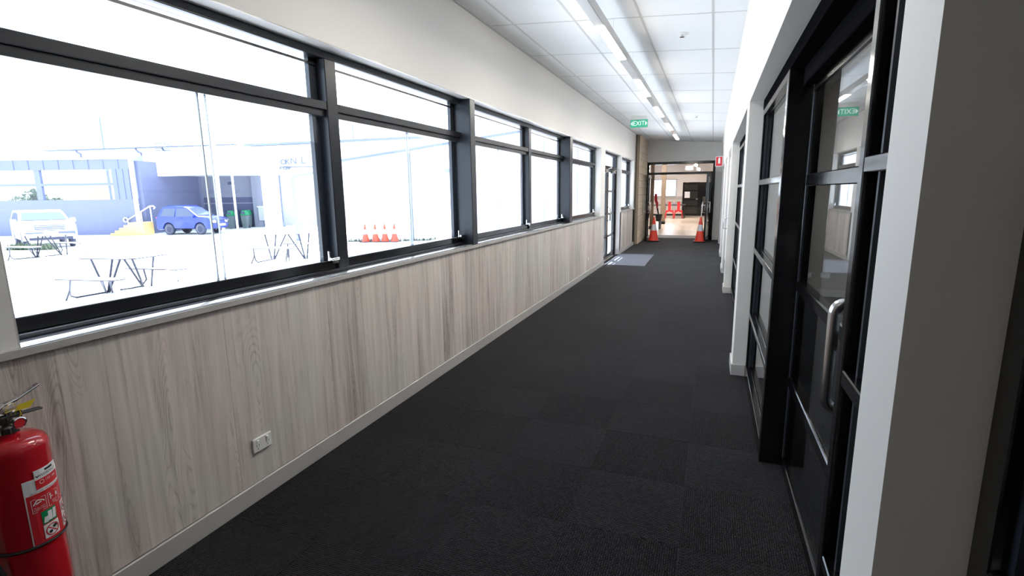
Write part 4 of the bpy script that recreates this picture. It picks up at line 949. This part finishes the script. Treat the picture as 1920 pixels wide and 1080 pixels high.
# --- picnic tables
def slab(m, pts, z0, z1): return m.prism(pts, z0, z1, 'z')
def table(lb, base, tubes, top, bench1, bench2, frames, legs):
    t = thing('picnic_table', lb, 'table', base, group='picnic tables on the terrace'); o = t.location
    def plate(name, pts, z):
        p = slab(MB(o), pts, z-.018, z).build(name, M['tabletop'], t, bevel=.006)
        MB(o).path([(x, y, z-.016) for x, y in pts+pts[:1]], .012, 6).build('rim', M['tubes'], p)  # dark tube stands in for the shaded edge of the white slab
    plate('tabletop', top, .35); plate('bench', bench1, .05); plate('bench', bench2, .05)
    for p, q in tubes: MB(o).tube(p, q, .022, 8).build('leg', M['tubes'], t)
    for f in frames: MB(o).path(f, .018, 8).build('bench_frame', M['tubes'], t, smooth=True)
    for p, q in legs: MB(o).tube(p, q, .017, 8).build('bench_leg', M['tubes'], t)
    return t
t1 = table('white picnic table with twin benches nearest the first window', (-11.0, 6.85, -.40),
    [((-11.395, 6.505, .335), (-11.452, 6.73, -.4)), ((-11.038, 6.688, .335), (-11.455, 6.76, -.4)), ((-10.872, 6.733, .335), (-11.463, 6.787, -.4)),
     ((-10.711, 6.69, .335), (-11.476, 7.47, -.4)), ((-10.687, 6.827, .335), (-11.47, 7.49, -.4)), ((-10.756, 7.312, .335), (-11.369, 7.591, -.4))],
    [(-11.67, 6.42), (-11.5, 6.40), (-10.55, 6.61), (-10.40, 6.72), (-10.50, 7.40), (-10.62, 7.48), (-11.66, 7.22), (-11.78, 7.10)],
    [(-11.24, 5.78), (-10.15, 5.955), (-10.0, 6.02), (-9.99, 6.2), (-10.1, 6.25), (-11.2, 6.05)],
    [(-11.48, 7.16), (-10.28, 7.325), (-10.13, 7.40), (-10.14, 7.56), (-10.25, 7.62), (-11.45, 7.45)],
    [[(-10.84, 5.80, .035), (-11.15, 5.93, -.2), (-11.33, 6.03, -.33), (-11.42, 6.17, -.385), (-11.44, 6.45, -.385), (-11.452, 6.73, -.385)],
     [(-10.95, 7.20, .035), (-11.1, 7.33, -.2), (-11.3, 7.33, -.36), (-11.42, 7.2, -.385), (-11.46, 7.0, -.385)]],
    [((-11.12, 5.92, -.18), (-11.322, 5.938, -.4)), ((-10.234, 5.97, .035), (-11.452, 6.73, -.4)), ((-10.10, 6.02, .035), (-11.396, 6.808, -.4)), ((-10.318, 7.435, .035), (-11.405, 8.232, -.4))])
table('white picnic table with benches standing left of the mullion', (-12.2, 12.4, -.40),
    [((-12.925, 12.295, .335), (-12.385, 11.959, -.4)), ((-12.553, 12.372, .335), (-12.368, 12.029, -.4)), ((-12.228, 12.44, .335), (-12.36, 12.035, -.4)),
     ((-12.265, 12.559, .335), (-11.525, 12.40, -.4)), ((-11.809, 12.527, .335), (-11.519, 12.406, -.4)), ((-11.947, 13.128, .335), (-11.497, 12.466, -.4))],
    [(-13.0, 12.06), (-12.9, 12.08), (-11.9, 12.55), (-11.78, 12.66), (-11.86, 13.38), (-11.95, 13.5), (-13.32, 13.22), (-13.42, 13.1)],
    [(-12.39, 10.99), (-11.10, 11.285), (-10.95, 11.36), (-10.92, 11.48), (-11.30, 11.70), (-12.55, 11.39)],
    [(-12.346, 12.415), (-11.25, 12.58), (-11.15, 12.66), (-11.138, 12.807), (-11.484, 12.992), (-12.48, 12.759)],
    [[(-12.277, 11.223, .035), (-12.06, 11.03, -.16), (-12.10, 11.10, -.30), (-12.244, 11.305, -.385), (-12.315, 11.783, -.385), (-12.37, 12.02, -.385)],
     [(-11.248, 12.80, .035), (-11.02, 12.58, -.2), (-11.3, 12.9, -.36), (-11.531, 13.10, -.385)]],
    [((-12.06, 11.03, -.17), (-12.255, 11.087, -.4)), ((-11.217, 11.428, .035), (-11.50, 11.607, -.4)), ((-11.185, 11.436, .035), (-11.493, 11.744, -.4)), ((-12.292, 12.551, .035), (-12.304, 12.523, -.4)), ((-11.04, 12.6, -.18), (-11.474, 13.216, -.4))])
dup(t1, Vector((-11.0, 6.85, -.40)) + Vector((-19.75, 10.2, 0)) - Vector((-10.42, 6.67, 0)), 0, 'white picnic table in front of the white car')
q = MB()
for k in range(500):
    p = E(random.uniform(-20.0, -18.2), 20.6+random.uniform(-.2, .2), -.50); h = random.uniform(.1, .35); a = random.uniform(0, PI); dx, dy = math.cos(a)*.04, math.sin(a)*.04
    q.add([(p.x-dx, p.y-dy, p.z), (p.x+dx, p.y+dy, p.z), (p.x+random.uniform(-.12, .12), p.y+random.uniform(-.12, .12), p.z+h)], [(0, 1, 2)])
tag(q.build('garden_strip', M['leaf']), 'strip of low green plants before the white car', 'plants', kind='stuff')
